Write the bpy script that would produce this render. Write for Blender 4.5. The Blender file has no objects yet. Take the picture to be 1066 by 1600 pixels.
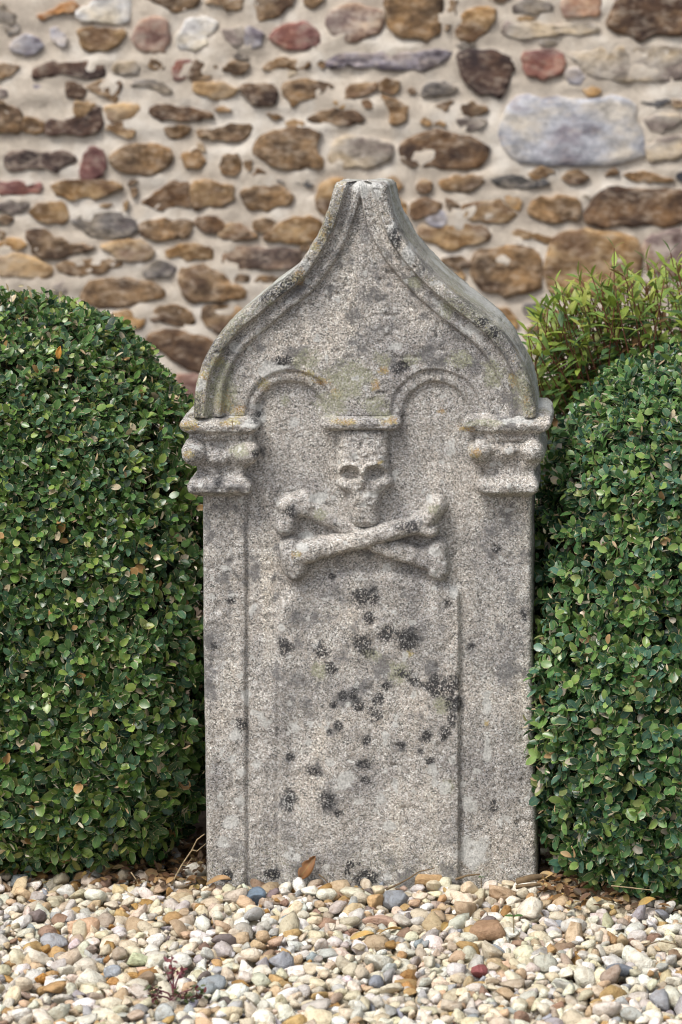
import bpy, math, random
import numpy as np
from mathutils import Vector, Matrix, Euler

random.seed(7)
RNG = np.random.default_rng(11)
scene = bpy.context.scene
COL = scene.collection

# ------------------------------------------------------------------ camera
CAMX, CAMY, CAMZ = 0.36, -5.0, 1.5
cam_data = bpy.data.cameras.new('camera')
cam = bpy.data.objects.new('camera', cam_data)
COL.objects.link(cam)
cam.location = (CAMX, CAMY, CAMZ)
cam.rotation_euler = (math.radians(90), 0, 0)
cam_data.sensor_fit = 'VERTICAL'
cam_data.sensor_height = 36.0
cam_data.sensor_width = 24.0
cam_data.lens = 36.0 * 5.0 / 1.6
cam_data.shift_x = (-0.045 - CAMX) / 1.6
cam_data.shift_y = (0.578 - CAMZ) / 1.6
cam_data.clip_end = 200
cam_data.dof.use_dof = True
cam_data.dof.focus_distance = 4.93
cam_data.dof.aperture_fstop = 5.0
scene.camera = cam

# ------------------------------------------------------------------ world, sun, exposure
SUN_EL, SUN_AZ = math.radians(56), math.radians(222)   # azimuth measured clockwise from +Y
world = bpy.data.worlds.new('World')
scene.world = world
world.use_nodes = True
wn = world.node_tree
wn.nodes.clear()
wo = wn.nodes.new('ShaderNodeOutputWorld')
bg = wn.nodes.new('ShaderNodeBackground')
sky = wn.nodes.new('ShaderNodeTexSky')
sky.sky_type = 'NISHITA'
sky.sun_disc = False
sky.sun_elevation = SUN_EL
sky.sun_rotation = SUN_AZ
sky.dust_density = 4.0
sky.air_density = 1.0
sky.ozone_density = 0.6
hsv = wn.nodes.new('ShaderNodeHueSaturation')      # overcast: the cloud layer greys the blue
hsv.inputs['Saturation'].default_value = 0.35
wn.links.new(sky.outputs[0], hsv.inputs['Color'])
wn.links.new(hsv.outputs[0], bg.inputs['Color'])
bg.inputs['Strength'].default_value = 0.115
wn.links.new(bg.outputs[0], wo.inputs[0])
sun_data = bpy.data.lights.new('sun', 'SUN')
sun = bpy.data.objects.new('sun', sun_data)
COL.objects.link(sun)
sun_data.energy = 1.7
sun_data.angle = math.radians(20)
sun_data.color = (1.0, 0.95, 0.88)
sd = Vector((math.sin(SUN_AZ) * math.cos(SUN_EL), math.cos(SUN_AZ) * math.cos(SUN_EL), math.sin(SUN_EL)))
sun.rotation_euler = sd.to_track_quat('Z', 'Y').to_euler()
sun.location = sd * 10
scene.view_settings.view_transform = 'Standard'
scene.view_settings.look = 'None'
scene.view_settings.gamma = 1.0
scene.view_settings.exposure = 0.54
scene.view_settings.use_curve_mapping = False
scene.render.engine = 'CYCLES'
scene.cycles.filter_width = 1.05

# ------------------------------------------------------------------ helpers
def px(u, v, Y=0.0):
    """photo point (u, v) at world depth Y -> world point"""
    X, Z = (u - 578.0) / 1000.0, (1378.0 - v) / 1000.0
    k = (5.0 + Y) / 5.0
    return (CAMX + (X - CAMX) * k, Y, CAMZ + (Z - CAMZ) * k)

def ss(a, b, x):
    t = np.clip((x - a) / (b - a), 0, 1)
    return t * t * (3 - 2 * t)

_tab = {}
def vn(p, scale, seed=0):
    """value noise in -1..1 at points p (N,3)"""
    if seed not in _tab:
        _tab[seed] = np.random.default_rng(1000 + seed).uniform(-1, 1, (32, 32, 32))
    T = _tab[seed]
    q = np.asarray(p) / scale + 100.37
    i = np.floor(q).astype(int)
    f = q - i
    f = f * f * (3 - 2 * f)
    i0 = i % 32
    i1 = (i + 1) % 32
    x0, y0, z0 = i0.T
    x1, y1, z1 = i1.T
    fx, fy, fz = f.T
    a = T[x0, y0, z0] * (1 - fx) + T[x1, y0, z0] * fx
    b = T[x0, y1, z0] * (1 - fx) + T[x1, y1, z0] * fx
    c = T[x0, y0, z1] * (1 - fx) + T[x1, y0, z1] * fx
    d = T[x0, y1, z1] * (1 - fx) + T[x1, y1, z1] * fx
    return (a * (1 - fy) + b * fy) * (1 - fz) + (c * (1 - fy) + d * fy) * fz

def fbm(p, scale, seed=0, octv=3):
    s, amp, out = scale, 1.0, 0
    for k in range(octv):
        out = out + amp * vn(p, s, seed + k)
        s *= 0.5
        amp *= 0.5
    return out

def mesh_np(name, verts, faces, smooth=True, attrs=None, cols=None):
    """faces: (M,k) int array (all tris or all quads) or a list of such arrays"""
    me = bpy.data.meshes.new(name)
    verts = np.asarray(verts, dtype=np.float32)
    if isinstance(faces, np.ndarray):
        faces = [faces]
    faces = [np.asarray(f, dtype=np.int32) for f in faces if len(f)]
    nl = sum(f.size for f in faces)
    npoly = sum(len(f) for f in faces)
    me.vertices.add(len(verts))
    me.vertices.foreach_set('co', verts.ravel())
    me.loops.add(nl)
    me.loops.foreach_set('vertex_index', np.concatenate([f.ravel() for f in faces]))
    me.polygons.add(npoly)
    tot = np.concatenate([np.full(len(f), f.shape[1], dtype=np.int32) for f in faces])
    st = np.concatenate([[0], np.cumsum(tot)[:-1]]).astype(np.int32)
    me.polygons.foreach_set('loop_start', st)
    me.polygons.foreach_set('use_smooth', np.full(npoly, smooth))
    me.update(calc_edges=True)
    me.validate()
    for k, a in (attrs or {}).items():
        at = me.attributes.new(k, 'FLOAT', 'POINT')
        at.data.foreach_set('value', np.asarray(a, dtype=np.float32))
    if cols is not None:
        at = me.color_attributes.new('Col', 'FLOAT_COLOR', 'POINT')
        c = np.ones((len(verts), 4), dtype=np.float32)
        c[:, :3] = cols
        at.data.foreach_set('color', c.ravel())
    return me

def link(name, me, mat=None, parent=None, kind=None):
    o = bpy.data.objects.new(name, me)
    COL.objects.link(o)
    if mat and not me.materials:
        me.materials.append(mat)
    if parent:
        o.parent = parent
    if kind:
        o['kind'] = kind
    return o

def tag(o, label, cat, group=None):
    o['label'] = label
    o['category'] = cat
    if group:
        o['group'] = group
    return o

def empty(name, loc, label, cat, group=None):
    o = bpy.data.objects.new(name, None)
    COL.objects.link(o)
    o.location = loc
    o.empty_display_size = 0.05
    return tag(o, label, cat, group)

def child(name, me, mat, root, kind=None):
    """mesh given in world coordinates, parented to an Empty (or mesh) at root"""
    o = link(name, me, mat, root, kind)
    o.matrix_parent_inverse = Matrix.Translation(-Vector(root.location))
    return o

# ------------------------------------------------------------------ material helpers
class NT:
    def __init__(s, name):
        s.m = bpy.data.materials.new(name)
        s.m.use_nodes = True
        s.t = s.m.node_tree
        s.b = s.t.nodes['Principled BSDF']
        s.out = s.t.nodes['Material Output']
    def n(s, typ, **kw):
        nd = s.t.nodes.new('ShaderNode' + typ)
        for k, v in kw.items():
            if k in nd.inputs:
                nd.inputs[k].default_value = v
            else:
                setattr(nd, k, v)
        return nd
    def l(s, a, b):
        s.t.links.new(a, b)
        return b
    def coord(s, kind='Object'):
        return s.n('TexCoord').outputs[kind]
    def attr(s, name):
        a = s.n('Attribute')
        a.attribute_name = name
        return a
    def noise(s, co, scale, detail=3, rough=0.55):
        nd = s.n('TexNoise')
        nd.inputs['Scale'].default_value = scale
        nd.inputs['Detail'].default_value = detail
        nd.inputs['Roughness'].default_value = rough
        if co is not None:
            s.l(co, nd.inputs['Vector'])
        return nd
    def ramp(s, fac, stops, interp='LINEAR'):
        r = s.n('ValToRGB')
        r.color_ramp.interpolation = interp
        e = r.color_ramp.elements
        while len(e) < len(stops):
            e.new(0.5)
        for el, (p, c) in zip(e, stops):
            el.position = p
            el.color = (c, c, c, 1) if isinstance(c, (int, float)) else (*c, 1)
        s.l(fac, r.inputs['Fac'])
        return r.outputs['Color']
    def mix(s, fac, a, b, mode='MIX'):
        m = s.n('Mix')
        m.data_type = 'RGBA'
        m.blend_type = mode
        for key, v in (('A', a), ('B', b)):
            sock = [i for i in m.inputs if i.name == key and i.type == 'RGBA'][0]
            if isinstance(v, tuple):
                sock.default_value = (*v, 1)
            else:
                s.l(v, sock)
        if isinstance(fac, (int, float)):
            m.inputs['Factor'].default_value = fac
        else:
            s.l(fac, m.inputs['Factor'])
        return [o for o in m.outputs if o.type == 'RGBA'][0]
    def math(s, op, a, b=None, clamp=False):
        m = s.n('Math')
        m.operation = op
        m.use_clamp = clamp
        for i, v in enumerate((a, b)):
            if v is None:
                continue
            if isinstance(v, (int, float)):
                m.inputs[i].default_value = v
            else:
                s.l(v, m.inputs[i])
        return m.outputs[0]
    def bump(s, h, strength, dist):
        b = s.n('Bump')
        b.inputs['Strength'].default_value = strength
        b.inputs['Distance'].default_value = dist
        s.l(h, b.inputs['Height'])
        s.l(b.outputs[0], s.b.inputs['Normal'])
        return b

# ---- granite with lichens
def make_granite():
    g = NT('weathered_granite')
    co = g.coord()
    vor = g.n('TexVoronoi', Scale=540.0)
    g.l(co, vor.inputs['Vector'])
    sep = g.n('SeparateColor')
    g.l(vor.outputs['Color'], sep.inputs[0])
    grain = g.ramp(sep.outputs[0], [(0.0, (.10, .10, .10)), (0.13, (.24, .235, .22)), (0.3, (.345, .325, .30)),
                                    (0.5, (.45, .415, .38)), (0.7, (.51, .49, .475)), (0.88, (.57, .57, .56)), (1.0, (.74, .74, .73))])
    vor2 = g.n('TexVoronoi', Scale=1150.0)
    g.l(co, vor2.inputs['Vector'])
    sep2 = g.n('SeparateColor')
    g.l(vor2.outputs['Color'], sep2.inputs[0])
    fine = g.ramp(sep2.outputs[1], [(0, .56), (.5, 1.0), (1, 1.42)])
    col = g.mix(1.0, grain, fine, 'MULTIPLY')
    big = g.noise(co, 9, 4)
    tone = g.ramp(big.outputs[0], [(.34, (.72, .72, .74)), (.5, (1.0, .995, .985)), (.66, (1.18, 1.14, 1.09))])
    col = g.mix(1.0, col, tone, 'MULTIPLY')
    # rain streaks run down the face
    sv = g.n('VectorMath', operation='MULTIPLY')
    sv.inputs[1].default_value = (34, 34, 3.2)
    g.l(co, sv.inputs[0])
    stn = g.noise(sv.outputs[0], 1.0, 4, .6)
    col = g.mix(1.0, col, g.ramp(stn.outputs[0], [(.36, (.80, .80, .80)), (.52, (1, 1, 1)), (.68, (1.10, 1.09, 1.06))]), 'MULTIPLY')
    # grime films of soot algae, patchy
    film = g.noise(co, 26, 5, .65)
    fm = g.ramp(film.outputs[0], [(.50, 0), (.68, 1)])
    dirt = g.attr('grime').outputs['Fac']
    fm2 = g.math('MULTIPLY', fm, g.math('ADD', g.math('MULTIPLY', dirt, 1.6), .22), True)
    col = g.mix(g.math('MULTIPLY', fm2, .72), col, (.13, .13, .135))
    # rusty/yellow grains
    yn = g.noise(co, 330, 4, .75)
    ylo = g.attr('yellow').outputs['Fac']
    yth = g.math('SUBTRACT', g.math('ADD', yn.outputs[0], g.math('MULTIPLY', ylo, .25)), .655)
    ym = g.math('MULTIPLY', yth, 16, True)
    ycol = g.ramp(g.noise(co, 60, 2).outputs[0], [(.38, (.40, .23, .05)), (.6, (.44, .38, .13))])
    ym = g.math('MULTIPLY', ym, g.ramp(sep2.outputs[2], [(.40, .12), (.55, 1)]))
    col = g.mix(g.math('MULTIPLY', ym, .85), col, ycol)
    # pale green crust
    gn = g.noise(co, 230, 5, .8)
    gth = g.math('SUBTRACT', g.math('ADD', gn.outputs[0], g.math('MULTIPLY', g.attr('green').outputs['Fac'], .28)), .62)
    gcol = g.ramp(g.noise(co, 320, 2).outputs[0], [(.35, (.20, .20, .13)), (.65, (.43, .44, .33))])
    gm = g.math('MULTIPLY', g.math('MULTIPLY', gth, 8, True), g.ramp(sep.outputs[1], [(.30, .25), (.45, .9)]))
    col = g.mix(gm, col, gcol)
    # white crust
    wn_ = g.noise(co, 130, 5, .8)
    wth = g.math('SUBTRACT', g.math('ADD', wn_.outputs[0], g.math('MULTIPLY', g.attr('white').outputs['Fac'], .40)), .69)
    wcol = g.ramp(g.noise(co, 380, 2).outputs[0], [(.33, (.36, .37, .36)), (.62, (.68, .68, .66))])
    col = g.mix(g.math('MULTIPLY', g.math('MULTIPLY', wth, 12, True), .8), col, wcol)
    # black lichen, speckled with clear grains
    bn = g.noise(co, 250, 5, .9)
    bth = g.math('SUBTRACT', g.math('ADD', bn.outputs[0], g.math('MULTIPLY', g.attr('black').outputs['Fac'], .40)), .715)
    bm = g.math('MULTIPLY', bth, 5.5, True)
    bm = g.math('MULTIPLY', bm, g.ramp(sep.outputs[2], [(0, 1), (.68, .92), (.80, .15), (1, .08)]))
    bcol = g.ramp(sep2.outputs[0], [(0, (.014, .015, .017)), (.8, (.04, .04, .044)), (1, (.15, .15, .15))])
    col = g.mix(bm, col, bcol)
    g.l(col, g.b.inputs['Base Color'])
    g.b.inputs['Roughness'].default_value = .9
    g.b.inputs['Specular IOR Level'].default_value = .25
    hn = g.noise(co, 330, 4, .7)
    hh = g.math('ADD', hn.outputs[0], g.math('MULTIPLY', sep.outputs[1], .35))
    g.bump(hh, .75, .0014)
    return g.m
M_GRANITE = make_granite()

# ------------------------------------------------------------------ headstone relief
OUT_L = [(285, 527), (290, 524.5), (322, 516), (357, 503), (392, 484), (424, 459), (452, 420), (479, 388), (503, 360),
         (535, 334), (561, 321), (596, 310), (631, 307), (650, 306), (664, 312), (680, 317), (800, 317), (1000, 318),
         (1200, 321), (1378, 323), (1450, 324)]
OUT_R = [(285, 602), (290, 606), (330, 614), (344, 618), (381, 639), (412, 665), (446, 700), (485, 750), (508, 777),
         (535, 800), (581, 825), (610, 834), (643, 839), (656, 838), (670, 832), (800, 831), (1000, 832),
         (1200, 836), (1378, 840), (1450, 841)]
def lerp_out(tab, v):
    a = np.array(tab, float)
    r = np.interp(v, a[:, 0], a[:, 1])
    # light smoothing so the curve has no corners
    r2 = (np.interp(v - 9, a[:, 0], a[:, 1]) + np.interp(v + 9, a[:, 0], a[:, 1]) + 2 * r) / 4
    w = ss(285, 300, v)
    return r * (1 - w) + r2 * w

def seg_dist(U, V, pts):
    best = np.full(U.shape, 1e9)
    for (x0, y0), (x1, y1) in zip(pts[:-1], pts[1:]):
        dx, dy = x1 - x0, y1 - y0
        t = np.clip(((U - x0) * dx + (V - y0) * dy) / (dx * dx + dy * dy + 1e-9), 0, 1)
        best = np.minimum(best, np.hypot(U - x0 - t * dx, V - y0 - t * dy))
    return best

_vv = np.linspace(285, 1450, 120)
POLY_L = list(zip(lerp_out(OUT_L, _vv), _vv))
POLY_R = list(zip(lerp_out(OUT_R, _vv), _vv))
TOP = [(527, 285), (602, 285)]

def outline_d(U, V):
    return np.minimum(np.minimum(seg_dist(U, V, POLY_L), seg_dist(U, V, POLY_R)), seg_dist(U, V, TOP))

def body_height(U, V, d):
    """relief of the slab in mm towards the viewer"""
    wob = 1.5 * vn(np.stack([U, V, U * 0], 1), 40, 5)
    ds = np.minimum(seg_dist(U, V, POLY_L), seg_dist(U, V, POLY_R))
    ogee = np.interp(ds + wob, [0, 17, 21.5, 27, 36, 41, 44.5, 300], [36, 35, 21, 19.5, 24.5, 23, 14, 14])
    def arch(cu, cv, ri, ro):
        r = np.where(V < cv, np.hypot(U - cu, V - cv), np.abs(U - cu))
        r = r + wob
        return np.interp(r, [0, ri - 2, ri + 2, ri + 9, ro - 3, ro + 1, ro + 3, 999], [0, 0, 7.5, 9.5, 9.0, 14, 1e3, 1e3])
    up = np.minimum(np.minimum(ogee, arch(455, 646, 52, 71)), arch(682, 648, 52, 73))
    # lower body
    lo = np.zeros_like(U)
    lo += 5.0 * (1 - ss(383, 388, U + wob * .5)) * ss(765, 775, V)
    lo -= 3.4 * np.exp(-((U + wob * .5 - 386) / 2.4) ** 2) * ss(775, 800, V)
    lo += 2.2 * ss(388, 396, U) * (1 - ss(425, 436, U)) * ss(1020, 1110, V)
    lo -= 4.2 * np.exp(-((U + wob - 435) / 4.0) ** 2) * ss(1040, 1120, V)
    vt = np.interp(U, [400, 440, 480, 530, 580, 640, 700, 717], [1000, 935, 910, 897, 893, 899, 914, 922])
    pan = ss(-6, 12, V - vt + wob * 2) * ss(424, 446, U) * (1 - ss(716, 719.5, U + wob * .4))
    lo += 8.5 * pan
    lo -= 1.5 * np.exp(-((U - 722) / 3.0) ** 2) * ss(925, 950, V)
    lo += 2.2 * ss(776, 784, U + wob) * ss(1040, 1120, V)
    lo -= 1.0 * np.exp(-((U - 676) / 2.0) ** 2) * (1 - ss(740, 770, V))
    sp = ss(648, 652, V)
    H = up * (1 - sp) + lo * sp
    inn = (1 - sp) * (up < 3)
    H = np.where(inn > .5, up + lo, H)
    # bevel towards the outline
    r = 9.0
    dd = np.clip(d, 0, r)
    H = H - (r - np.sqrt(np.maximum(r * r - (r - dd) ** 2, 0)))
    return H

def surf_noise(P, k=1.0):
    return k * (1.6 * vn(P, .060, 1) + 1.0 * vn(P, .019, 2) + .75 * vn(P, .0085, 3) + .65 * vn(P, .0047, 4) - 2.4 * ss(.58, .9, vn(P, .011, 6))) / 1000.0

# lichen patches (u, v, radius u, radius v, strength)
BLACK = [(570, 932, 27, 17), (578, 964, 9, 12), (570, 1005, 25, 24), (603, 989, 15, 14), (638, 997, 24, 20), (505, 1016, 14, 16),
         (518, 1043, 11, 11), (448, 1008, 16, 15), (633, 1051, 17, 10), (649, 1062, 12, 13), (693, 1070, 32, 22), (709, 1098, 13, 18),
         (708, 1122, 9, 12), (603, 1070, 11, 9), (535, 1086, 9, 10), (555, 1084, 9, 13), (521, 1100, 9, 8), (559, 1102, 12, 10),
         (592, 1089, 9, 12), (586, 1114, 13, 13), (529, 1133, 8, 9), (516, 1141, 6, 6), (573, 1156, 8, 10), (626, 1163, 8, 7),
         (667, 1148, 11, 12), (697, 1144, 11, 12), (657, 1170, 6, 6), (672, 1186, 9, 7), (570, 1193, 11, 9), (573, 1217, 10, 6),
         (491, 1201, 13, 12), (453, 1247, 16, 18), (510, 1247, 15, 18), (532, 1269, 9, 7), (380, 1130, 9, 14), (361, 937, 9, 9),
         (336, 1008, 8, 8), (773, 1261, 9, 14), (820, 962, 10, 13), (640, 818, 22, 12), (457, 795, 11, 12), (778, 857, 8, 8),
         (620, 368, 13, 20), (627, 570, 15, 14), (770, 517, 16, 12), (752, 500, 16, 10), (345, 747, 9, 9), (403, 703, 8, 8),
         (440, 560, 20, 9), (400, 650, 14, 8), (738, 1010, 9, 8), (455, 1180, 8, 8), (700, 940, 8, 8), (520, 900, 8, 5)]
DARK = [(573, 1371, 18, 15), (426, 1365, 12, 10), (355, 1368, 10, 10), (548, 1349, 6, 6), (544, 1360, 5, 5), (562, 1347, 3, 3)]
WHITE = [(540, 1217, 13, 13), (453, 1250, 10, 10), (739, 1332, 27, 24), (733, 1255, 14, 14), (676, 1201, 11, 9), (366, 1147, 10, 10),
         (361, 1187, 7, 7), (377, 1204, 7, 7), (399, 1194, 8, 6), (374, 1253, 9, 8), (361, 1285, 11, 10), (352, 1315, 9, 9),
         (760, 1098, 8, 17), (762, 1174, 5, 18), (724, 1225, 5, 5), (695, 1228, 9, 9), (709, 926, 7, 8), (644, 971, 5, 4),
         (361, 930, 5, 5), (440, 980, 6, 6), (385, 1090, 8, 12), (597, 1245, 7, 7), (560, 1251, 6, 6),
         (463, 1133, 8, 9), (430, 572, 20, 11), (500, 778, 18, 7), (672, 778, 6, 5), (680, 858, 9, 7), (573, 1005, 4, 3),
         (418, 578, 12, 9), (400, 655, 18, 9), (460, 660, 7, 6), (370, 540, 8, 8), (680, 1222, 6, 6), (745, 1205, 5, 5),
         (480, 835, 14, 5), (475, 850, 12, 6), (620, 540, 10, 8), (575, 290, 26, 7), (615, 360, 8, 16), (640, 400, 10, 18),
         (590, 300, 8, 10), (810, 652, 28, 6), (795, 700, 8, 5), (515, 1190, 7, 6), (610, 1290, 9, 8)]
YELL = [(517, 338, 8, 14), (510, 362, 8, 14), (497, 385, 8, 10), (345, 560, 9, 9), (322, 585, 9, 14), (350, 628, 14, 16),
        (372, 642, 12, 10), (600, 576, 9, 8), (505, 595, 16, 8), (480, 582, 12, 6), (525, 612, 10, 8), (805, 590, 9, 12), (822, 615, 8, 16),
        (730, 668, 14, 7), (745, 700, 12, 8), (300, 660, 14, 8), (300, 705, 10, 8), (365, 655, 16, 6), (588, 600, 8, 12),
        (467, 860, 8, 6), (540, 655, 26, 5), (610, 655, 14, 6), (597, 718, 6, 5), (470, 430, 10, 12), (640, 1020, 8, 6), (760, 1130, 5, 5),
        (415, 600, 10, 12), (690, 642, 8, 5)]
GREEN = [(520, 628, 26, 20), (585, 630, 22, 18), (545, 590, 34, 26), (480, 560, 20, 14), (640, 560, 16, 10), (350, 600, 22, 40), (820, 600, 18, 40), (720, 560, 20, 12), (312, 610, 8, 34), (330, 630, 12, 18), (445, 625, 8, 8), (600, 645, 14, 6),
         (497, 345, 6, 10), (650, 440, 10, 12), (700, 480, 12, 12), (600, 560, 14, 12), (425, 470, 6, 6), (500, 1045, 12, 12),
         (700, 1225, 10, 10), (625, 1050, 16, 18), (580, 1020, 18, 10), (690, 1100, 14, 14), (760, 655, 30, 6), (380, 700, 16, 10),
         (680, 790, 12, 8), (500, 800, 12, 8), (770, 580, 20, 20)]
GRIME = [(440, 555, 70, 30), (520, 545, 60, 30), (700, 560, 60, 28), (380, 600, 30, 40), (560, 440, 50, 90), (800, 600, 30, 60),
         (790, 540, 40, 50), (450, 430, 40, 26), (395, 480, 34, 26), (340, 560, 20, 50), (640, 440, 40, 60), (560, 960, 110, 40),
         (350, 860, 30, 120), (400, 900, 60, 60), (800, 860, 40, 80), (560, 1060, 140, 60), (800, 1000, 40, 100),
         (345, 655, 60, 12), (790, 655, 70, 12), (345, 760, 50, 12), (560, 870, 60, 12), (340, 1040, 40, 60), (640, 1350, 100, 20)]
def patch(U, V, lst, rnd):
    r = np.zeros(U.shape)
    for (a, b, c, d) in lst:
        q = np.sqrt(((U - a) / (c * 1.25)) ** 2 + ((V - b) / (d * 1.25)) ** 2)
        r = np.maximum(r, (1 - ss(.25, 1.35, q + .34 * rnd)) * 1.12)
    return r

def stone_attrs(P, side=None):
    U = P[:, 0] * 1000 + 578
    V = 1378 - P[:, 2] * 1000
    Q = P * 1.0
    rnd = vn(Q, .012, 8) + .6 * vn(Q, .005, 9)
    front = (P[:, 1] < .012).astype(float)
    at = {'black': patch(U, V, BLACK, rnd) * front, 'white': patch(U, V, WHITE, rnd) * front,
          'yellow': patch(U, V, YELL, rnd) * front, 'green': patch(U, V, GREEN, rnd) * front,
          'grime': patch(U, V, GRIME, rnd) * front}
    dk = patch(U, V, DARK, rnd * .5) * front
    at['black'] = np.maximum(at['black'], dk * 1.6)
    at['white'] = np.maximum(at['white'], front * ss(.55, .8, vn(Q, .015, 33) + .3 * vn(Q, .005, 34)) * .85)
    at['black'] = np.maximum(at['black'], front * ss(.62, .95, vn(Q, .020, 35) + .3 * vn(Q, .006, 36)) * .6)
    at['grime'] = np.maximum(at['grime'], patch(U, V, [(a, b, c * 1.25, e * 1.25) for a, b, c, e in BLACK], rnd) * front)
    damp = front * (1 - ss(.02, .11, P[:, 2] + .03 * vn(Q, .05, 41)))
    at['grime'] = np.maximum(at['grime'], damp * .8)
    at['green'] = np.maximum(at['green'], damp * .35)
    # edge of the ogee is peppered with black and yellow lichen
    d = np.minimum(seg_dist(U, V, POLY_L), seg_dist(U, V, POLY_R))
    edge = (1 - ss(14, 24, d)) * (V < 650) * front
    at['black'] = np.maximum(at['black'], edge * (.62 + .45 * vn(Q, .045, 12)))
    at['yellow'] = np.maximum(at['yellow'], edge * (.40 + .5 * vn(Q, .03, 13)))
    at['green'] = np.maximum(at['green'], edge * (.5 + .5 * vn(Q, .05, 14)))
    back = (P[:, 1] >= .012) & (V < 650)
    at['green'] = np.where(back, .75 + .3 * vn(Q, .03, 15), at['green'])
    at['white'] = np.where(back, .55 + .5 * vn(Q, .04, 16), at['white'])
    at['black'] = np.where(back, .35 + .4 * vn(Q, .03, 17), at['black'])
    return at

def ring_block(vs, uL, uR, nfront, hfun, depth, kside=12, nback=6, cap=True, noise=1.0):
    """closed solid: one horizontal ring of points per row v, front shaped by hfun"""
    rows = []
    n = nfront
    for v, a, b in zip(vs, uL, uR):
        rows.append((v, a, b))
    V = np.repeat(np.array(vs, float), n)
    t = np.tile(np.linspace(0, 1, n), len(vs))
    A = np.repeat(np.array(uL, float), n)
    B = np.repeat(np.array(uR, float), n)
    U = A + (B - A) * t
    H = hfun(U, V)
    F = np.stack([(U - 578) / 1000, -H / 1000, (1378 - V) / 1000], 1)
    nz = surf_noise(F, noise)
    F[:, 1] -= nz
    F = F.reshape(len(vs), n, 3)
    ring = [F]
    def side(edge, sgn):
        ks = np.linspace(0, 1, kside + 1)[1:]
        S = np.repeat(edge[:, None, :], kside, 1).copy()
        y0 = edge[:, 1][:, None]
        S[:, :, 1] = y0 + (depth - y0) * ks[None, :]
        bul = np.sin(ks * math.pi) ** .5 * .0015
        P = S.reshape(-1, 3)
        nn = surf_noise(P, 1.1 * noise).reshape(len(vs), kside)
        S[:, :, 0] += sgn * (bul[None, :] + nn * np.minimum(ks * 8, 1)[None, :])
        return S
    R = side(F[:, -1], 1)
    L = side(F[:, 0], -1)
    ring.append(R)
    tb = np.linspace(0, 1, nback + 2)[1:-1]
    Bk = R[:, -1][:, None, :] * (1 - tb)[None, :, None] + L[:, -1][:, None, :] * tb[None, :, None]
    ring.append(Bk)
    ring.append(L[:, ::-1])
    G = np.concatenate(ring, 1)
    nr, nc = G.shape[:2]
    verts = G.reshape(-1, 3)
    i = np.arange(nr - 1)[:, None] * nc
    j = np.arange(nc)[None, :]
    j2 = (j + 1) % nc
    q = np.stack([i + j, i + nc + j, i + nc + j2, i + j2], -1).reshape(-1, 4)
    faces = [q]
    extra = []
    base = len(verts)
    if cap:
        for row, sgn in ((0, 1), (nr - 1, -1)):
            rg = G[row]
            c = rg.mean(0)
            prev = row * nc + np.arange(nc)
            for s, dz in ((.93, .0012), (.6, .002), (.25, .0024)):
                r2 = c + (rg - c) * s
                r2[:, 2] = rg[:, 2] + sgn * dz + surf_noise(r2, noise) * .8
                extra.append(r2)
                cur = base + np.arange(nc)
                base += nc
                nx = np.roll(np.arange(nc), -1)
                qq = np.stack([prev, prev[nx], cur[nx], cur], 1)
                faces.append(qq if sgn > 0 else qq[:, ::-1])
                prev = cur
            extra.append((c + [0, 0, sgn * .0026])[None])
            ci = base
            base += 1
            nx = np.roll(np.arange(nc), -1)
            tt = np.stack([prev, prev[nx], np.full(nc, ci)], 1)
            faces.append(tt if sgn > 0 else tt[:, ::-1])
    if extra:
        verts = np.concatenate([verts] + extra)
    return verts, faces

headstone = empty('headstone', (0, 0, 0), 'weathered grey granite headstone with ogee top carved with a skull and crossed bones', 'headstone')

vs = np.concatenate([np.arange(285, 700, 1.75), np.arange(700, 1425, 2.2)])
v_, f_ = ring_block(vs, lerp_out(OUT_L, vs), lerp_out(OUT_R, vs), 245,
                    lambda U, V: body_height(U, V, outline_d(U, V)), .185)
_V = 1378 - v_[:, 2] * 1000
v_[:, 2] -= np.clip(v_[:, 1] / .185, 0, 1) * .011 * (1 - ss(285, 350, _V))
v_[:, 2] += .0022 * vn(v_, .022, 18) * (1 - ss(285, 292, _V))
child('slab', mesh_np('slab', v_, f_, attrs=stone_attrs(v_)), M_GRANITE, headstone)

def profile_block(name, tab, bumps, depth, step=1.5, rr=7.0, nfront=70):
    a = np.array(tab, float)
    vs = np.arange(a[0, 0], a[-1, 0] + .1, step)
    def sm(col):
        r = np.interp(vs, a[:, 0], a[:, col])
        k = np.array([0, 1, 3, 1, 0]) / 5
        return np.convolve(np.pad(r, 2, mode='edge'), k, mode='valid')
    uL, uR, hh = sm(1), sm(2), sm(3)
    uL = uL + 1.3 * vn(np.stack([vs * 0, vs * 0, vs], 1), 9, 21)
    uR = uR + 1.3 * vn(np.stack([vs * 0, vs * 0, vs], 1), 9, 22)
    def hf(U, V):
        L = np.interp(V, vs, uL)
        R = np.interp(V, vs, uR)
        H = np.interp(V, vs, hh)
        d = np.minimum(U - L, R - U)
        d = np.clip(d, 0, rr)
        P = np.stack([U, V, U * 0], 1)
        H = H + 2.4 * vn(P, 19, 23) + 1.7 * vn(P, 9, 24) + 1.0 * vn(P, 4.5, 25)
        for (bu, bv, br, bh) in bumps:
            q = np.hypot(U - bu, V - bv) / br
            H = H + bh * np.sqrt(np.maximum(1 - q * q, 0)) if bh > 0 else H + bh * np.exp(-q * q * 2)
        return H - (rr - np.sqrt(np.maximum(rr * rr - (rr - d) ** 2, 0)))
    v, f = ring_block(vs, uL, uR, nfront, hf, depth, kside=10, nback=4)
    return child(name, mesh_np(name, v, f, attrs=stone_attrs(v)), M_GRANITE, headstone)

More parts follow.
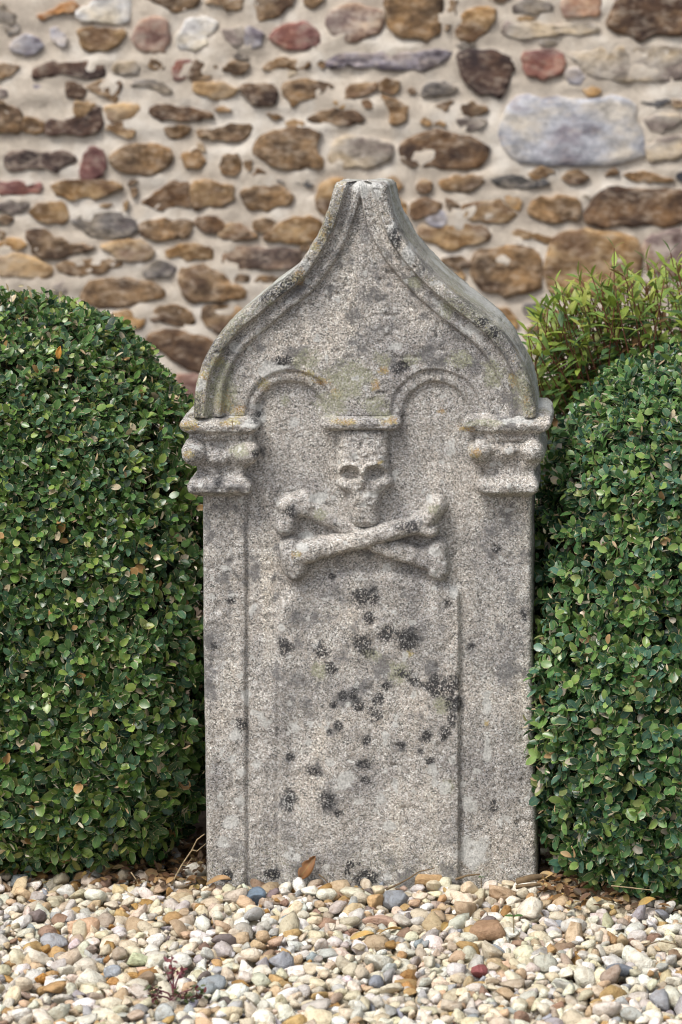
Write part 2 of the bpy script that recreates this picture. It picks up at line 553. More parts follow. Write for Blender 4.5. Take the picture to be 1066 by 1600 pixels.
profile_block('capital', [(648, 296, 398, 14), (652, 287, 405, 31), (661, 284, 408, 36), (669, 287, 404, 34), (674, 297, 397, 25), (684, 298, 397, 23),
                          (686, 297, 398, 20), (689, 292, 404, 22), (698, 287, 408, 24), (710, 288, 408, 24), (718, 294, 401, 22), (727, 309, 387, 17),
                          (740, 309, 385, 17), (746, 300, 391, 26), (755, 296, 396, 32), (764, 298, 395, 31), (770, 306, 388, 18), (776, 318, 378, 0)],
              [(304, 704, 21, 19), (390, 706, 21, 19), (348, 694, 20, -8), (345, 714, 16, 6), (362, 706, 9, 4), (330, 752, 14, 3), (370, 753, 14, 3)], .16)
profile_block('capital', [(645, 736, 852, 14), (649, 728, 860, 31), (659, 725, 862, 36), (668, 729, 857, 33), (674, 743, 845, 24), (685, 744, 845, 23),
                          (688, 741, 846, 20), (691, 735, 849, 22), (700, 731, 851, 24), (712, 733, 851, 24), (720, 742, 846, 21), (728, 757, 838, 17),
                          (740, 757, 837, 17), (746, 748, 840, 26), (755, 744, 842, 31), (764, 747, 841, 30), (770, 757, 836, 18), (776, 762, 828, 0)],
              [(749, 701, 20, 20), (833, 701, 19, 17), (797, 700, 11, 9), (772, 712, 12, -5), (815, 712, 12, -5), (797, 722, 18, -5), (785, 752, 20, 3)], .16)
profile_block('corbel', [(647, 512, 620, 8), (650, 504, 626, 22), (658, 502, 628, 28), (666, 505, 625, 26), (671, 515, 617, 12), (677, 530, 605, -3)],
              [], .02, nfront=80)

def masked_relief(name, u0, u1, v0, v1, hf, step=1.5):
    us = np.arange(u0, u1, step)
    vz = np.arange(v0, v1, step)
    U, V = np.meshgrid(us, vz)
    U, V = U.ravel(), V.ravel()
    h = hf(U, V)
    base = body_height(U, V, np.full(U.shape, 60.0))
    P = np.stack([(U - 578) / 1000, -(base + np.maximum(h, -4)) / 1000, (1378 - V) / 1000], 1)
    P[:, 1] -= surf_noise(P, 1.0)
    nc = len(us)
    i = np.arange(len(vz) - 1)[:, None] * nc + np.arange(nc - 1)[None, :]
    q = np.stack([i, i + nc, i + nc + 1, i + 1], -1).reshape(-1, 4)
    keep = (h[q] > -3.5).any(1)
    q = q[keep]
    used = np.unique(q)
    mp = np.zeros(len(P), int)
    mp[used] = np.arange(len(used))
    P2 = P[used]
    # closed back sunk in the slab
    nb = len(used)
    Pb = P2.copy()
    Pb[:, 1] = np.maximum(Pb[:, 1] + .004, .006)
    q = mp[q]
    ed = {}
    for f in q.tolist():
        for a, b in zip(f, f[1:] + f[:1]):
            ed[(a, b)] = 1
    rim = [(b, a, a + nb, b + nb) for (a, b) in ed if (b, a) not in ed]
    allv = np.concatenate([P2, Pb])
    me = mesh_np(name, allv, [q, q[:, ::-1] + nb, np.array(rim)], attrs=stone_attrs(allv))
    return child(name, me, M_GRANITE, headstone)

def skull_h(U, V):
    w = np.interp(V, [670, 676, 700, 728, 738, 747, 755, 762, 768, 790, 806, 815, 821, 824], [41, 43, 43, 42, 42, 46, 46, 38, 28, 26, 25, 23, 18, 6])
    w = w + 2.2 * vn(np.stack([V * 0, V, V * 0], 1), 11, 37)
    c = np.interp(V, [670, 735, 748, 762, 790, 824], [567, 567, 571, 570, 569, 571])
    h = np.interp(V, [668, 674, 700, 722, 733, 745, 760, 790, 812, 821, 826], [13, 19, 23, 26, 26, 24, 24, 25, 22, 13, -5])
    q = np.abs(U - c) / w
    H = (h + 5) * np.power(np.maximum(1 - q ** 4.0, 0), .5) - 5
    H = np.where(q > 1, -5, H)
    def ell(a, b, ra, rb):
        return np.sqrt(((U - a) / ra) ** 2 + ((V - b) / rb) ** 2)
    for (a, b) in ((549, 737), (588, 736)):
        H = H - 15 * (1 - ss(.35, 1.15, ell(a, b, 17, 13.5)))
        H = H + 3.5 * np.exp(-((ell(a, b - 1, 18, 15) - 1) / .2) ** 2) * (V < b)
    H = H + 5 * np.exp(-ell(568, 741, 6, 16) ** 2)
    H = H + 5 * np.exp(-ell(537, 757, 8, 6) ** 2) + 6 * np.exp(-ell(611, 751, 10, 7) ** 2)
    H = H - 5 * np.exp(-ell(568, 763, 5, 6) ** 2)
    H = H + 1.8 * vn(np.stack([U, V, U * 0], 1), 12, 38) + 1.3 * vn(np.stack([U, V, U * 0], 1), 5, 39)
    H = H - 1.0 * np.exp(-((V - 787) / 3.0) ** 2) * (np.abs(U - 569) < 20)
    return np.where(q > 1, -5, H)
masked_relief('skull', 515, 632, 669, 832, skull_h, 1.25)

def bone_h(caps, hh):
    def f(U, V):
        P = np.stack([U, V, U * 0], 1)
        best = np.full(U.shape, -5.0)
        for (x0, y0, r0, x1, y1, r1, k) in caps:
            dx, dy = x1 - x0, y1 - y0
            L2 = dx * dx + dy * dy + 1e-6
            t = np.clip(((U - x0) * dx + (V - y0) * dy) / L2, 0, 1)
            r = (r0 + (r1 - r0) * t) * 1.12
            d = np.hypot(U - x0 - t * dx, V - y0 - t * dy) / r + .10 * vn(P, 9, 31)
            h = (hh * k + 5) * np.power(np.maximum(1 - np.clip(d, 0, 1) ** 3.4, 0), .5) - 5
            best = np.where(best > h, best + np.maximum(0, 1.2 - (best - h) * .3), h + np.maximum(0, 1.2 - (h - best) * .3))
        return np.where(best < -3.4, -5, best + 1.8 * vn(P, 13, 32) + 1.2 * vn(P, 5, 33))
    return f
masked_relief('bone', 425, 715, 755, 915, bone_h([
    (452, 790, 18, 474, 786, 20, 1.0), (447, 818, 17, 452, 795, 17, 1.0), (470, 786, 17, 520, 812, 12, .85),
    (520, 812, 12, 590, 850, 13, .7), (590, 850, 13, 672, 874, 17, .8), (684, 857, 15, 686, 888, 16, .95), (672, 870, 18, 684, 876, 17, .95)], 24), 1.9)
masked_relief('bone', 425, 715, 755, 915, bone_h([
    (456, 856, 17, 463, 888, 17, 1.0), (460, 866, 21, 486, 858, 18, 1.0), (484, 858, 17, 558, 842, 14, .95),
    (558, 842, 15, 652, 818, 13, .95), (646, 820, 14, 672, 806, 14, .95), (668, 808, 13, 684, 787, 14, 1.0), (660, 820, 13, 674, 826, 12, .95)], 31), 1.9)

# ------------------------------------------------------------------ ground
def make_soil():
    g = NT('dark_soil')
    co = g.coord()
    n = g.noise(co, 60, 6, .7)
    g.l(g.ramp(n.outputs[0], [(.3, (.03, .02, .014)), (.6, (.10, .07, .045)), (.8, (.2, .15, .1))]), g.b.inputs['Base Color'])
    g.b.inputs['Roughness'].default_value = 1
    g.bump(n.outputs[0], 1, .01)
    return g.m
def make_ground():
    xs = np.concatenate([np.linspace(-40, -1.6, 8), np.linspace(-1.5, 1.7, 70), np.linspace(1.8, 40, 8)])
    ys = np.concatenate([np.linspace(-40, -1.6, 8), np.linspace(-1.5, 1.45, 64), np.linspace(1.6, 40, 8)])
    X, Y = np.meshgrid(xs, ys)
    P = np.stack([X.ravel(), Y.ravel(), X.ravel() * 0], 1)
    near = (np.abs(P[:, 0]) < 1.6) & (np.abs(P[:, 1]) < 1.45)
    P[:, 2] = -.034 + near * .006 * vn(P, .06, 40)
    nc = len(xs)
    i = np.arange(len(ys) - 1)[:, None] * nc + np.arange(nc - 1)[None, :]
    q = np.stack([i, i + 1, i + nc + 1, i + nc], -1).reshape(-1, 4)
    link('ground', mesh_np('ground', P, q), make_soil(), kind='structure')
make_ground()

# ------------------------------------------------------------------ pebbles
def cube_sphere(n):
    vs, key, faces = [], {}, []
    def add(p):
        k = tuple(np.round(p, 5))
        if k not in key:
            key[k] = len(vs)
            vs.append(np.array(p) / np.linalg.norm(p))
        return key[k]
    t = np.tan(np.linspace(-1, 1, n + 1) * math.pi / 4)
    for ax in range(3):
        for s in (-1, 1):
            for i in range(n):
                for j in range(n):
                    c = []
                    for (a, b) in ((i, j), (i + 1, j), (i + 1, j + 1), (i, j + 1)):
                        p = [0, 0, 0]
                        p[ax] = s
                        p[(ax + 1) % 3] = t[a]
                        p[(ax + 2) % 3] = t[b]
                        c.append(add(p))
                    faces.append(c if s > 0 else c[::-1])
    return np.array(vs), np.array(faces)

def pebble_shapes(n, count, seed):
    base, faces = cube_sphere(n)
    rg = np.random.default_rng(seed)
    out = []
    for k in range(count):
        v = base.copy()
        for c in range(rg.integers(8, 15)):
            nn = rg.normal(size=3)
            nn /= np.linalg.norm(nn)
            lim = rg.uniform(.36, .76)
            over = np.maximum(v @ nn - lim, 0)
            v = v - over[:, None] * nn * .93
        v = v * (1 + .13 * vn(v + k * 3, .8, 50)[:, None] + .05 * vn(v + k * 3, .35, 51)[:, None])
        v -= (v.max(0) + v.min(0)) / 2
        v /= (v.max(0) - v.min(0)) / 2
        out.append(v)
    return out, faces

PEB_COL = np.array([(.86, .81, .69), (.90, .885, .83), (.79, .695, .52), (.66, .50, .33), (.56, .37, .17), (.50, .50, .50), (.38, .41, .45),
                    (.56, .46, .36), (.36, .24, .17), (.80, .72, .56), (.48, .28, .10), (.62, .59, .54), (.24, .20, .19), (.75, .67, .50)])
PEB_W = np.array([22, 15, 15, 9, 3.4, 3.6, 1.3, 4, 2.4, 12, 1.6, 7, .6, 6])
PEB_W = PEB_W / PEB_W.sum()

def make_pebble_mat():
    g = NT('gravel_stone')
    co = g.coord()
    c = g.attr('Col').outputs['Color']
    n1 = g.noise(co, 90, 4, .6)
    n2 = g.noise(co, 420, 3, .6)
    t = g.ramp(n1.outputs[0], [(.3, (.68, .60, .52)), (.5, (1, 1, 1)), (.7, (1.12, 1.12, 1.12))])
    c = g.mix(.8, c, t, 'MULTIPLY')
    t2 = g.ramp(n2.outputs[0], [(.28, (.55, .48, .42)), (.46, (1, 1, 1))])
    c = g.mix(.6, c, t2, 'MULTIPLY')
    g.l(c, g.b.inputs['Base Color'])
    g.b.inputs['Roughness'].default_value = .62
    g.b.inputs['Specular IOR Level'].default_value = .35
    hh = g.math('ADD', n1.outputs[0], g.math('MULTIPLY', n2.outputs[0], .35))
    g.bump(hh, .9, .006)
    return g.m
M_PEB = make_pebble_mat()

SPECIAL = [  # u, v, half sizes (mm), yaw, colour, label
    (399, 1406, (16, 14, 14), .2, (.17, .23, .30), 'blue grey slate chip lying in the gravel below the left of the headstone'),
    (762, 1463, (27, 17, 16), .05, (.36, .23, .14), 'large rough brown stone in the gravel right of the headstone foot'),
    (968, 1520, (20, 14, 10), -.1, (.20, .22, .26), 'dark blue grey stone near the right edge of the gravel'),
    (586, 1413, (13, 12, 15), .1, (.62, .42, .22), 'upright orange tan pebble standing below the middle of the headstone'),
    (594, 1443, (27, 12, 10), .05, (.50, .34, .26), 'long reddish brown pebble lying flat below the headstone'),
    (614, 1411, (22, 15, 15), -.2, (.28, .30, .33), 'dark grey cracked stone beside the orange pebble under the headstone'),
    (749, 1522, (13, 11, 10), .5, (.28, .09, .09), 'small dark red pebble in the front gravel'),
    (252, 1512, (10, 11, 12), .1, (.20, .32, .42), None),
    (960, 1488, (18, 13, 11), .1, (.66, .58, .44), 'smooth tan oval pebble left of the dark blue grey stone'),
    (130, 1455, (24, 16, 14), .0, (.62, .42, .28), 'flat tan sandstone lump at the left side of the gravel'),
    (66, 1532, (11, 9, 9), .4, (.48, .24, .06), 'bright rust orange pebble in the lower left of the gravel'),
    (176, 1524, (13, 11, 11), .2, (.35, .38, .42), 'speckled blue grey rounded pebble left of the little weed'),
    (228, 1533, (13, 10, 10), .0, (.30, .22, .15), 'dark brown rounded pebble just left of the little weed'),
    (672, 1380, (24, 13, 12), .1, (.50, .33, .17), 'elongated brown pebble touching the foot of the headstone'),
    (733, 1395, (14, 14, 14), .0, (.68, .56, .40), 'round cream pebble at the foot of the headstone near its right groove'),
]

def make_gravel():
    hiV, hiF = pebble_shapes(3, 26, 3)
    loV, loF = pebble_shapes(2, 14, 4)
    RES = .004
    x0, y0 = -1.8, -2.2
    nx, ny = int(3.8 / RES), int(2.5 / RES)
    hm = np.full((nx, ny), -.030)
    rg = np.random.default_rng(5)
    VV, FF, CC = {'h': [], 'l': []}, {'h': [], 'l': []}, {'h': [], 'l': []}
    cnt = {'h': 0, 'l': 0}
    def blocked(x, y):
        if -.262 < x < .265 and -.012 < y < .19:
            return True
        return False
    special = []
    for s in SPECIAL:
        X, Z = (s[0] - 578) / 1000, (1378 - s[1]) / 1000
        # intersect with the gravel top plane z = 0
        k = CAMZ / (CAMZ - Z)
        special.append((CAMX + (X - CAMX) * k, -5 + 5 * k))
    def put(x, y, core, colw, size=None):
        s = rg.lognormal(0, .36) * (.0075 if core else .0088)
        s = min(max(s, .0038), .017)
        ax = s * np.array([rg.uniform(1.0, 1.5), rg.uniform(.8, 1.1), rg.uniform(.5, .85)])
        r = (ax[0] + ax[1]) / 2
        i, j = int((x - x0) / RES), int((y - y0) / RES)
        m = max(1, int(r / RES))
        if i - m < 0 or j - m < 0 or i + m + 1 > nx or j + m + 1 > ny:
            return
        sub = hm[i - m:i + m + 1, j - m:j + m + 1]
        zb = .45 * sub.mean() + .55 * np.percentile(sub, 70)
        if zb > -.003:
            return
        zc = zb + ax[2] * .72
        g = (np.arange(-m, m + 1) * RES / r) ** 2
        q = 1 - g[:, None] - g[None, :]
        top = zc + ax[2] * np.sqrt(np.maximum(q, 0))
        np.copyto(sub, np.maximum(sub, np.where(q > 0, top, -1)))
        key = 'h' if core else 'l'
        V0 = (hiV if core else loV)[rg.integers(26 if core else 14)]
        e = Euler((rg.normal(0, .38), rg.normal(0, .38), rg.uniform(0, 6.283))).to_matrix()
        V = (V0 * ax) @ np.array(e).T + [x, y, zc]
        c = PEB_COL[rg.choice(len(PEB_COL), p=colw)] * rg.uniform(.68, 1.02)
        c = c * (1 + rg.normal(0, .03, 3))
        VV[key].append(V)
        CC[key].append(np.repeat(c[None], len(V), 0))
        FF[key].append((hiF if core else loF) + cnt[key])
        cnt[key] += len(V)
    warm = PEB_W * np.array([.7, .45, 1.2, 1.6, 1.8, .7, .8, 1.3, 2.2, .9, 1.8, .9, 2.0, 1])
    warm /= warm.sum()
    def try_put(x, y, core):
        if blocked(x, y):
            return
        for (sx, sy) in special:
            if (x - sx) ** 2 + (y - sy) ** 2 < .014 ** 2:
                return
        w = PEB_W
        if y > -.13 and rg.random() < .65:
            w = warm
        put(x, y, core, w)
    # lower bed
    for k in range(5200):
        try_put(rg.uniform(-.80, .85), rg.uniform(-.85, .10), False)
    for k in range(6500):
        x, y = rg.uniform(-1.75, 1.9), rg.uniform(-2.15, .12)
        if -.75 < x < .8 and y > -.85:
            continue
        try_put(x, y, False)
    # visible top: always drop into the lowest of four candidate spots
    for k in range(8000):
        best, bz = None, 9
        for c in range(4):
            x, y = rg.uniform(-.74, .78), rg.uniform(-.80, .05)
            i, j = int((x - x0) / RES), int((y - y0) / RES)
            z = hm[i - 2:i + 3, j - 2:j + 3].mean()
            if z < bz and not blocked(x, y):
                best, bz = (x, y), z
        try_put(best[0], best[1], True)
    for k in range(900):
        x, y = rg.uniform(-.74, .78), rg.uniform(.0, .25)
        if not blocked(x, y):
            try_put(x, y, False)
    V = np.concatenate(VV['h'] + VV['l'])
    F1 = np.concatenate(FF['h'])
    F2 = np.concatenate(FF['l']) + cnt['h']
    C = np.concatenate(CC['h'] + CC['l'])
    o = link('gravel', mesh_np('gravel', V, np.concatenate([F1, F2]), cols=C), M_PEB, kind='stuff')
    tag(o, 'bed of cream, tan and grey gravel in front of the headstone', 'gravel')
    # distinctive single pebbles
    SV, SF = pebble_shapes(5, 12, 77)
    for k, ((sx, sy), s) in enumerate(zip(special, SPECIAL)):
        if s[5] is None:
            continue
        ax = np.array([s[2][0], s[2][1], s[2][2]]) / 1000
        Vp = (SV[k % 12] * ax)
        me = mesh_np('pebble', Vp, SF, cols=np.repeat(np.array(s[4])[None], len(Vp), 0))
        po = link('pebble', me, M_PEB)
        po.location = (sx, sy, .001 + ax[2] * .25)
        po.rotation_euler = (rg.normal(0, .12), rg.normal(0, .12), s[3])
        tag(po, s[5], 'pebble')
    return hm, (x0, y0, RES)
HM, HMI = make_gravel()
def gz(x, y):
    i, j = int((x - HMI[0]) / HMI[2]), int((y - HMI[1]) / HMI[2])
    i, j = min(max(i, 1), HM.shape[0] - 2), min(max(j, 1), HM.shape[1] - 2)
    return float(HM[max(0, i - 1):i + 2, max(0, j - 1):j + 2].max())
def ground_xy(u, v, z=.0):
    X, Z = (u - 578) / 1000, (1378 - v) / 1000
    k = (CAMZ - z) / (CAMZ - Z)
    return CAMX + (X - CAMX) * k, -5 + 5 * k

# ------------------------------------------------------------------ leaves
def leaf_shape(width, cup, bend, pointed=1.0):
    """unit leaf along +X, upper side +Z: 11 points, 12 triangles"""
    ts = [0.22, .52, .82]
    ws = [.80 * pointed, 1.0, .70 * (pointed if pointed < 1 else 1)]
    v = [(0, 0, 0)]
    rib = [0]
    for t, w in zip(ts, ws):
        z = -bend * t * t
        for s in (-1, 0, 1):
            v.append((t, s * w * width / 2, z + (cup * abs(s) * w * width)))
            rib.append(abs(s))
    v.append((1, 0, -bend))
    rib.append(.5)
    f = [(0, 2, 1), (0, 3, 2), (10, 7, 8), (10, 8, 9)]
    for r in (0, 1):
        a = 1 + 3 * r
        for c in (0, 1):
            f += [(a + c, a + c + 1, a + c + 4), (a + c, a + c + 4, a + c + 3)]
    return np.array(v), np.array(f), np.array(rib, float)

def leaf_mat(name, rough, tint=(1, 1, 1), rim=True, scale=.02):
    g = NT(name)
    c = g.attr('Col').outputs['Color']
    rib = g.attr('rib').outputs['Fac']
    co = g.coord()
    n = g.noise(co, 70, 3, .6)
    c = g.mix(.8, c, g.ramp(n.outputs[0], [(.3, (.65, .72, .7)), (.5, (1, 1, 1)), (.75, (1.4, 1.28, .95))]), 'MULTIPLY')
    mid = g.ramp(rib, [(0, .55), (.13, 0)])
    c = g.mix(mid, c, g.mix(.5, c, (.30, .36, .14)))
    if rim:
        rn = g.noise(co, 140, 2)
        rm = g.math('MULTIPLY', g.ramp(rib, [(.78, 0), (.93, 1)]), g.ramp(rn.outputs[0], [(.44, 0), (.55, .9)]))
        c = g.mix(rm, c, (.50, .45, .26))
    g.l(c, g.b.inputs['Base Color'])
    g.b.inputs['Roughness'].default_value = rough
    g.b.inputs['Specular IOR Level'].default_value = .5
    # thin leaf lets some light through
    tr = g.n('BsdfTranslucent')
    g.l(c, tr.inputs['Color'])
    ms = g.n('MixShader')
    ms.inputs[0].default_value = .22
    g.l(g.b.outputs[0], ms.inputs[1])
    g.l(tr.outputs[0], ms.inputs[2])
    g.l(ms.outputs[0], g.out.inputs[0])
    return g.m
M_BOX = leaf_mat('box_leaf', .27)
M_DRY = leaf_mat('dry_leaf', .65, rim=False)
M_SHRUB = leaf_mat('shrub_leaf', .5, rim=False)
def plain(name, col, rough=.8, sc=60, var=.35):
    g = NT(name)
    n = g.noise(g.coord(), sc, 4, .6)
    lo = tuple(x * (1 - var) for x in col)
    hi = tuple(min(1, x * (1 + var)) for x in col)
    g.l(g.ramp(n.outputs[0], [(.3, lo), (.7, hi)]), g.b.inputs['Base Color'])
    g.b.inputs['Roughness'].default_value = rough
    g.bump(n.outputs[0], .5, .002)
    return g.m
M_TWIG = plain('twig_bark', (.16, .11, .06), .85, 120)
M_TWIG_PALE = plain('pale_twig', (.34, .26, .15), .8, 150)
M_CORE = plain('hedge_shade', (.03, .028, .016), 1, 80)  # dark fill colour, paints the shade deep inside the hedges


def frames(dirs, nors):
    """rotation matrices with X along dirs and Z near nors"""
    x = dirs / np.linalg.norm(dirs, axis=1)[:, None]
    z = nors - (nors * x).sum(1)[:, None] * x
    z /= np.linalg.norm(z, axis=1)[:, None] + 1e-9
    y = np.cross(z, x)
    return np.stack([x, y, z], 2)       # columns

def join_leaves(name, shapes, sid, pos, R, size, cols, mat, root, kind='stuff'):
    Vs, Fs, Cs, Rs, off = [], [], [], [], 0
    for k, (sv, sf, rib) in enumerate(shapes):
        m = sid == k
        if not m.any():
            continue
        n = m.sum()
        P = np.einsum('nij,vj->nvi', R[m], sv) * size[m][:, None, None] + pos[m][:, None, :]
        Vs.append(P.reshape(-1, 3))
        Fs.append((sf[None] + (np.arange(n) * len(sv))[:, None, None]).reshape(-1, 3) + off)
        Cs.append(np.repeat(cols[m], len(sv), 0))
        Rs.append(np.tile(rib, n))
        off += n * len(sv)
    me = mesh_np(name, np.concatenate(Vs), np.concatenate(Fs), attrs={'rib': np.concatenate(Rs)}, cols=np.concatenate(Cs))
    return child(name, me, mat, root, kind) if root else link(name, me, mat, kind=kind)

def tube_np(paths, k=4):
    """paths: list of (points (n,3), radii (n)) -> verts, quads"""
    Vs, Fs, off = [], [], 0
    for P, r in paths:
        P = np.asarray(P, float)
        n = len(P)
        T = np.gradient(P, axis=0)
        T /= np.linalg.norm(T, axis=1)[:, None] + 1e-9
        ref = np.array([0, 0, 1.0]) if abs(T[0, 2]) < .8 else np.array([1.0, 0, 0])
        A = np.cross(T, ref)
        A /= np.linalg.norm(A, axis=1)[:, None] + 1e-9
        B = np.cross(T, A)
        an = np.arange(k) * 2 * math.pi / k
        r = np.broadcast_to(np.asarray(r, float), (n,))
        ring = P[:, None] + r[:, None, None] * (A[:, None] * np.cos(an)[None, :, None] + B[:, None] * np.sin(an)[None, :, None])
        Vs.append(ring.reshape(-1, 3))
        i = np.arange(n - 1)[:, None] * k
        j = np.arange(k)[None]
        j2 = (j + 1) % k
        Fs.append(np.stack([i + j, i + j2, i + k + j2, i + k + j], -1).reshape(-1, 4) + off)
        off += n * k
    return np.concatenate(Vs), np.concatenate(Fs)

BOX_PAL = np.array([(.050, .108, .040), (.078, .165, .048), (.112, .220, .054), (.088, .180, .095), (.175, .285, .060), (.27, .37, .08),
                    (.33, .36, .10), (.55, .44, .28), (.46, .26, .10), (.024, .056, .036)])
BOX_SHAPES = [leaf_shape(.64, .16, .05), leaf_shape(.74, .10, .12), leaf_shape(.58, .22, .10), leaf_shape(.70, -.04, .16)]

def make_hedge(cx, cy, cz, a, b, c, n, xr, label, seed, nsprig, foot=2.5, tint=(1, 1, 1)):
    PAL = BOX_PAL * np.array(tint) * (.93, .96, 1.04)
    rg = np.random.default_rng(seed)
    root = empty('box_hedge', (cx, cy, 0), label, 'hedge', 'clipped box hedges beside the headstone')
    N = nsprig * 5
    # points on a box, projected onto the superellipsoid
    face = rg.choice(3, N, p=[.2, .55, .25])
    q = rg.uniform(-1, 1, (N, 3))
    q[np.arange(N), face] = np.where(rg.random(N) < .5, -1, 1)
    n_ = n + foot * ss(.45, -.55, q[:, 2])
    nr = (np.abs(q) ** n_[:, None]).sum(1) ** (1 / n_)
    q = q / nr[:, None]
    ab = np.array([a, b, c])
    p = q * ab
    g = np.sign(q) * np.abs(q) ** (n_ - 1)[:, None] / ab
    nor = g / np.linalg.norm(g, axis=1)[:, None]
    p = p + [cx, cy, cz]
    keep = (p[:, 0] > xr[0]) & (p[:, 0] < xr[1]) & (p[:, 2] > .015) & ((nor[:, 1] < .25) | (nor[:, 2] > .55))
    p, nor = p[keep][:nsprig], nor[keep][:nsprig]
    M = len(p)
    lump = fbm(p, .16, 60, 3) * .014
    depth = rg.random(M) ** 1.7 * .040 - .006
    p = p + nor * (lump - depth)[:, None]
    s = nor * .85 + np.array([0, -.05, .42]) + rg.normal(0, .42, (M, 3))
    s[:, 2] -= np.where(p[:, 2] < .16, .55, 0)           # low shoots droop
    s /= np.linalg.norm(s, axis=1)[:, None]
    L = {'pos': [], 'dir': [], 'nor': [], 'size': [], 'col': [], 'sid': [], 'dep': []}
    r0 = rg.normal(size=(M, 3))
    A = np.cross(s, r0)
    A /= np.linalg.norm(A, axis=1)[:, None]
    B = np.cross(s, A)
    basecol = rg.choice(6, M, p=[.22, .27, .22, .13, .11, .05])
    big = np.interp(p[:, 2], [0, .35, .7], [1.14, 1.0, .88])
    for k in range(4):
        ax = (A, B)[k % 2]
        spread = rg.uniform(.55, 1.15, M) - .18 * k
        for sg in (-1, 1):
            d = ax * sg * np.cos(.9 - spread * .5)[:, None] + s * np.sin(1.1 - spread * .75)[:, None] + rg.normal(0, .16, (M, 3))
            d /= np.linalg.norm(d, axis=1)[:, None]
            nn = s - (s * d).sum(1)[:, None] * d + rg.normal(0, .12, (M, 3))
            L['pos'].append(p + s * (k * .0078) + d * .001)
            L['dir'].append(d)
            L['nor'].append(nn)
            L['size'].append(big * rg.uniform(.0150, .0285, M) * (1 - .09 * k))
            cc = basecol.copy()
            j = rg.random(M)
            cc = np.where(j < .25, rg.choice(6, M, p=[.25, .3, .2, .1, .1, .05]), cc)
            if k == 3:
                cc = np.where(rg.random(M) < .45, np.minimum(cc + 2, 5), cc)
            j = rg.random(M)
            cc = np.where(j < .030, 6, np.where(j < .050, 7, np.where(j < .058, 8, np.where(j < .10, 9, cc))))
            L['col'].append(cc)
            L['sid'].append(rg.integers(0, 4, M))
            L['dep'].append(depth)
    for k in L:
        L[k] = np.concatenate(L[k])
    # some shoots are clipped short: drop a share of the leaves
    kp = rg.random(len(L['size'])) < .84
    for k in L:
        L[k] = L[k][kp]
    R = frames(L['dir'], L['nor'])
    tocam = np.array([CAMX, CAMY, CAMZ]) - L['pos']
    tocam /= np.linalg.norm(tocam, axis=1)[:, None]
    face = np.abs((R[:, :, 2] * tocam).sum(1)) * L['size'] ** 2
    U = (CAMX + (L['pos'][:, 0] - CAMX) * 5 / (5 + L['pos'][:, 1])) * 1000 + 578
    vis = (U > 8) & (U < 1058) & (L['dep'] < .004)
    order = np.argsort(-(face * vis))
    top = order[:300]
    rest = np.setdiff1d(np.arange(len(face)), top)
    cols = PAL[L['col']]
    jit = rg.uniform(.8, 1.2, len(cols))
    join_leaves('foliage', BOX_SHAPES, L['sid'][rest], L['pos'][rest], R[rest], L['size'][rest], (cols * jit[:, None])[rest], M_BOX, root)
    cache = {}
    for i in top:
        key = (int(L['sid'][i]), int(L['col'][i]))
        if key not in cache:
            sv, sf, rib = BOX_SHAPES[key[0]]
            me = mesh_np('leaf', sv, sf, attrs={'rib': rib}, cols=np.repeat(PAL[key[1]][None], len(sv), 0))
            me.materials.append(M_BOX)
            cache[key] = me
        o = bpy.data.objects.new('leaf', cache[key])
        COL.objects.link(o)
        o.parent = root
        mt = Matrix.Translation(Vector(L['pos'][i]) - Vector(root.location)) @ Matrix(R[i].tolist()).to_4x4() @ Matrix.Scale(float(L['size'][i]), 4)
        o.matrix_local = mt
    # cream slivers where the shears have sliced leaves
    K = int(M * .65)
    ii = rg.integers(0, M, K)
    dd_ = s[ii] * .5 + rg.normal(0, .7, (K, 3))
    sp = p[ii] + nor[ii] * (depth[ii] + .013 + rg.uniform(-.010, .012, K))[:, None] + rg.normal(0, .008, (K, 3))
    sc = np.array([(.62, .54, .38), (.50, .36, .22), (.66, .60, .46), (.40, .38, .16)])[rg.choice(4, K, p=[.4, .25, .2, .15])]
    join_leaves('clipping', [leaf_shape(.34, .2, .1), leaf_shape(.22, .1, .25)], rg.integers(0, 2, K), sp, frames(dd_, rg.normal(size=(K, 3))),
                rg.uniform(.006, .0150, K), sc * rg.uniform(.7, 1.1, (K, 1)), M_DRY, root)
    # twigs under the sprigs, pale where the shears cut them
    sel = rg.choice(M, min(M, 2600), replace=False)
    paths = []
    for i in sel:
        st = p[i] - s[i] * .045
        en = p[i] + s[i] * rg.uniform(.004, .024)
        mid = (st + en) / 2 + rg.normal(0, .003, 3)
        paths.append((np.array([st, mid, en]), [.0011, .0009, .0007]))
    v, f = tube_np(paths, 3)
    child('twig', mesh_np('twig', v, f), M_TWIG_PALE, root, 'stuff')
    # solid core, its near-black colour stands in for shade between the leaves
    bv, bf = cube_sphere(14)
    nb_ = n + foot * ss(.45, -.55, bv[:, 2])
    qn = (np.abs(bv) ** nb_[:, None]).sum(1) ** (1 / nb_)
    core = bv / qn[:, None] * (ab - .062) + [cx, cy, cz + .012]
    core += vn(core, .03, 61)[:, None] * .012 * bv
    child('shade_core', mesh_np('shade_core', core, bf), M_CORE, root)
    # main stems to the ground
    for k in range(7):
        x = rg.uniform(max(xr[0], cx - a * .9), min(xr[1], cx + a * .9))
        y = cy + rg.uniform(-.7, .3) * b
        pts = [(x, y, -.01), (x + rg.normal(0, .015), y - .01, .08), (x + rg.normal(0, .03), y - .02, .2)]
        v, f = tube_np([(pts, [.010, .008, .006])], 7)
        child('stem', mesh_np('stem', v, f), M_TWIG, root)
    return root
make_hedge(-.785, .30, .430, .522, .34, .440, 2.3, (-.86, 0), 'clipped box hedge left of the headstone, rounded and taller', 101, 6500)
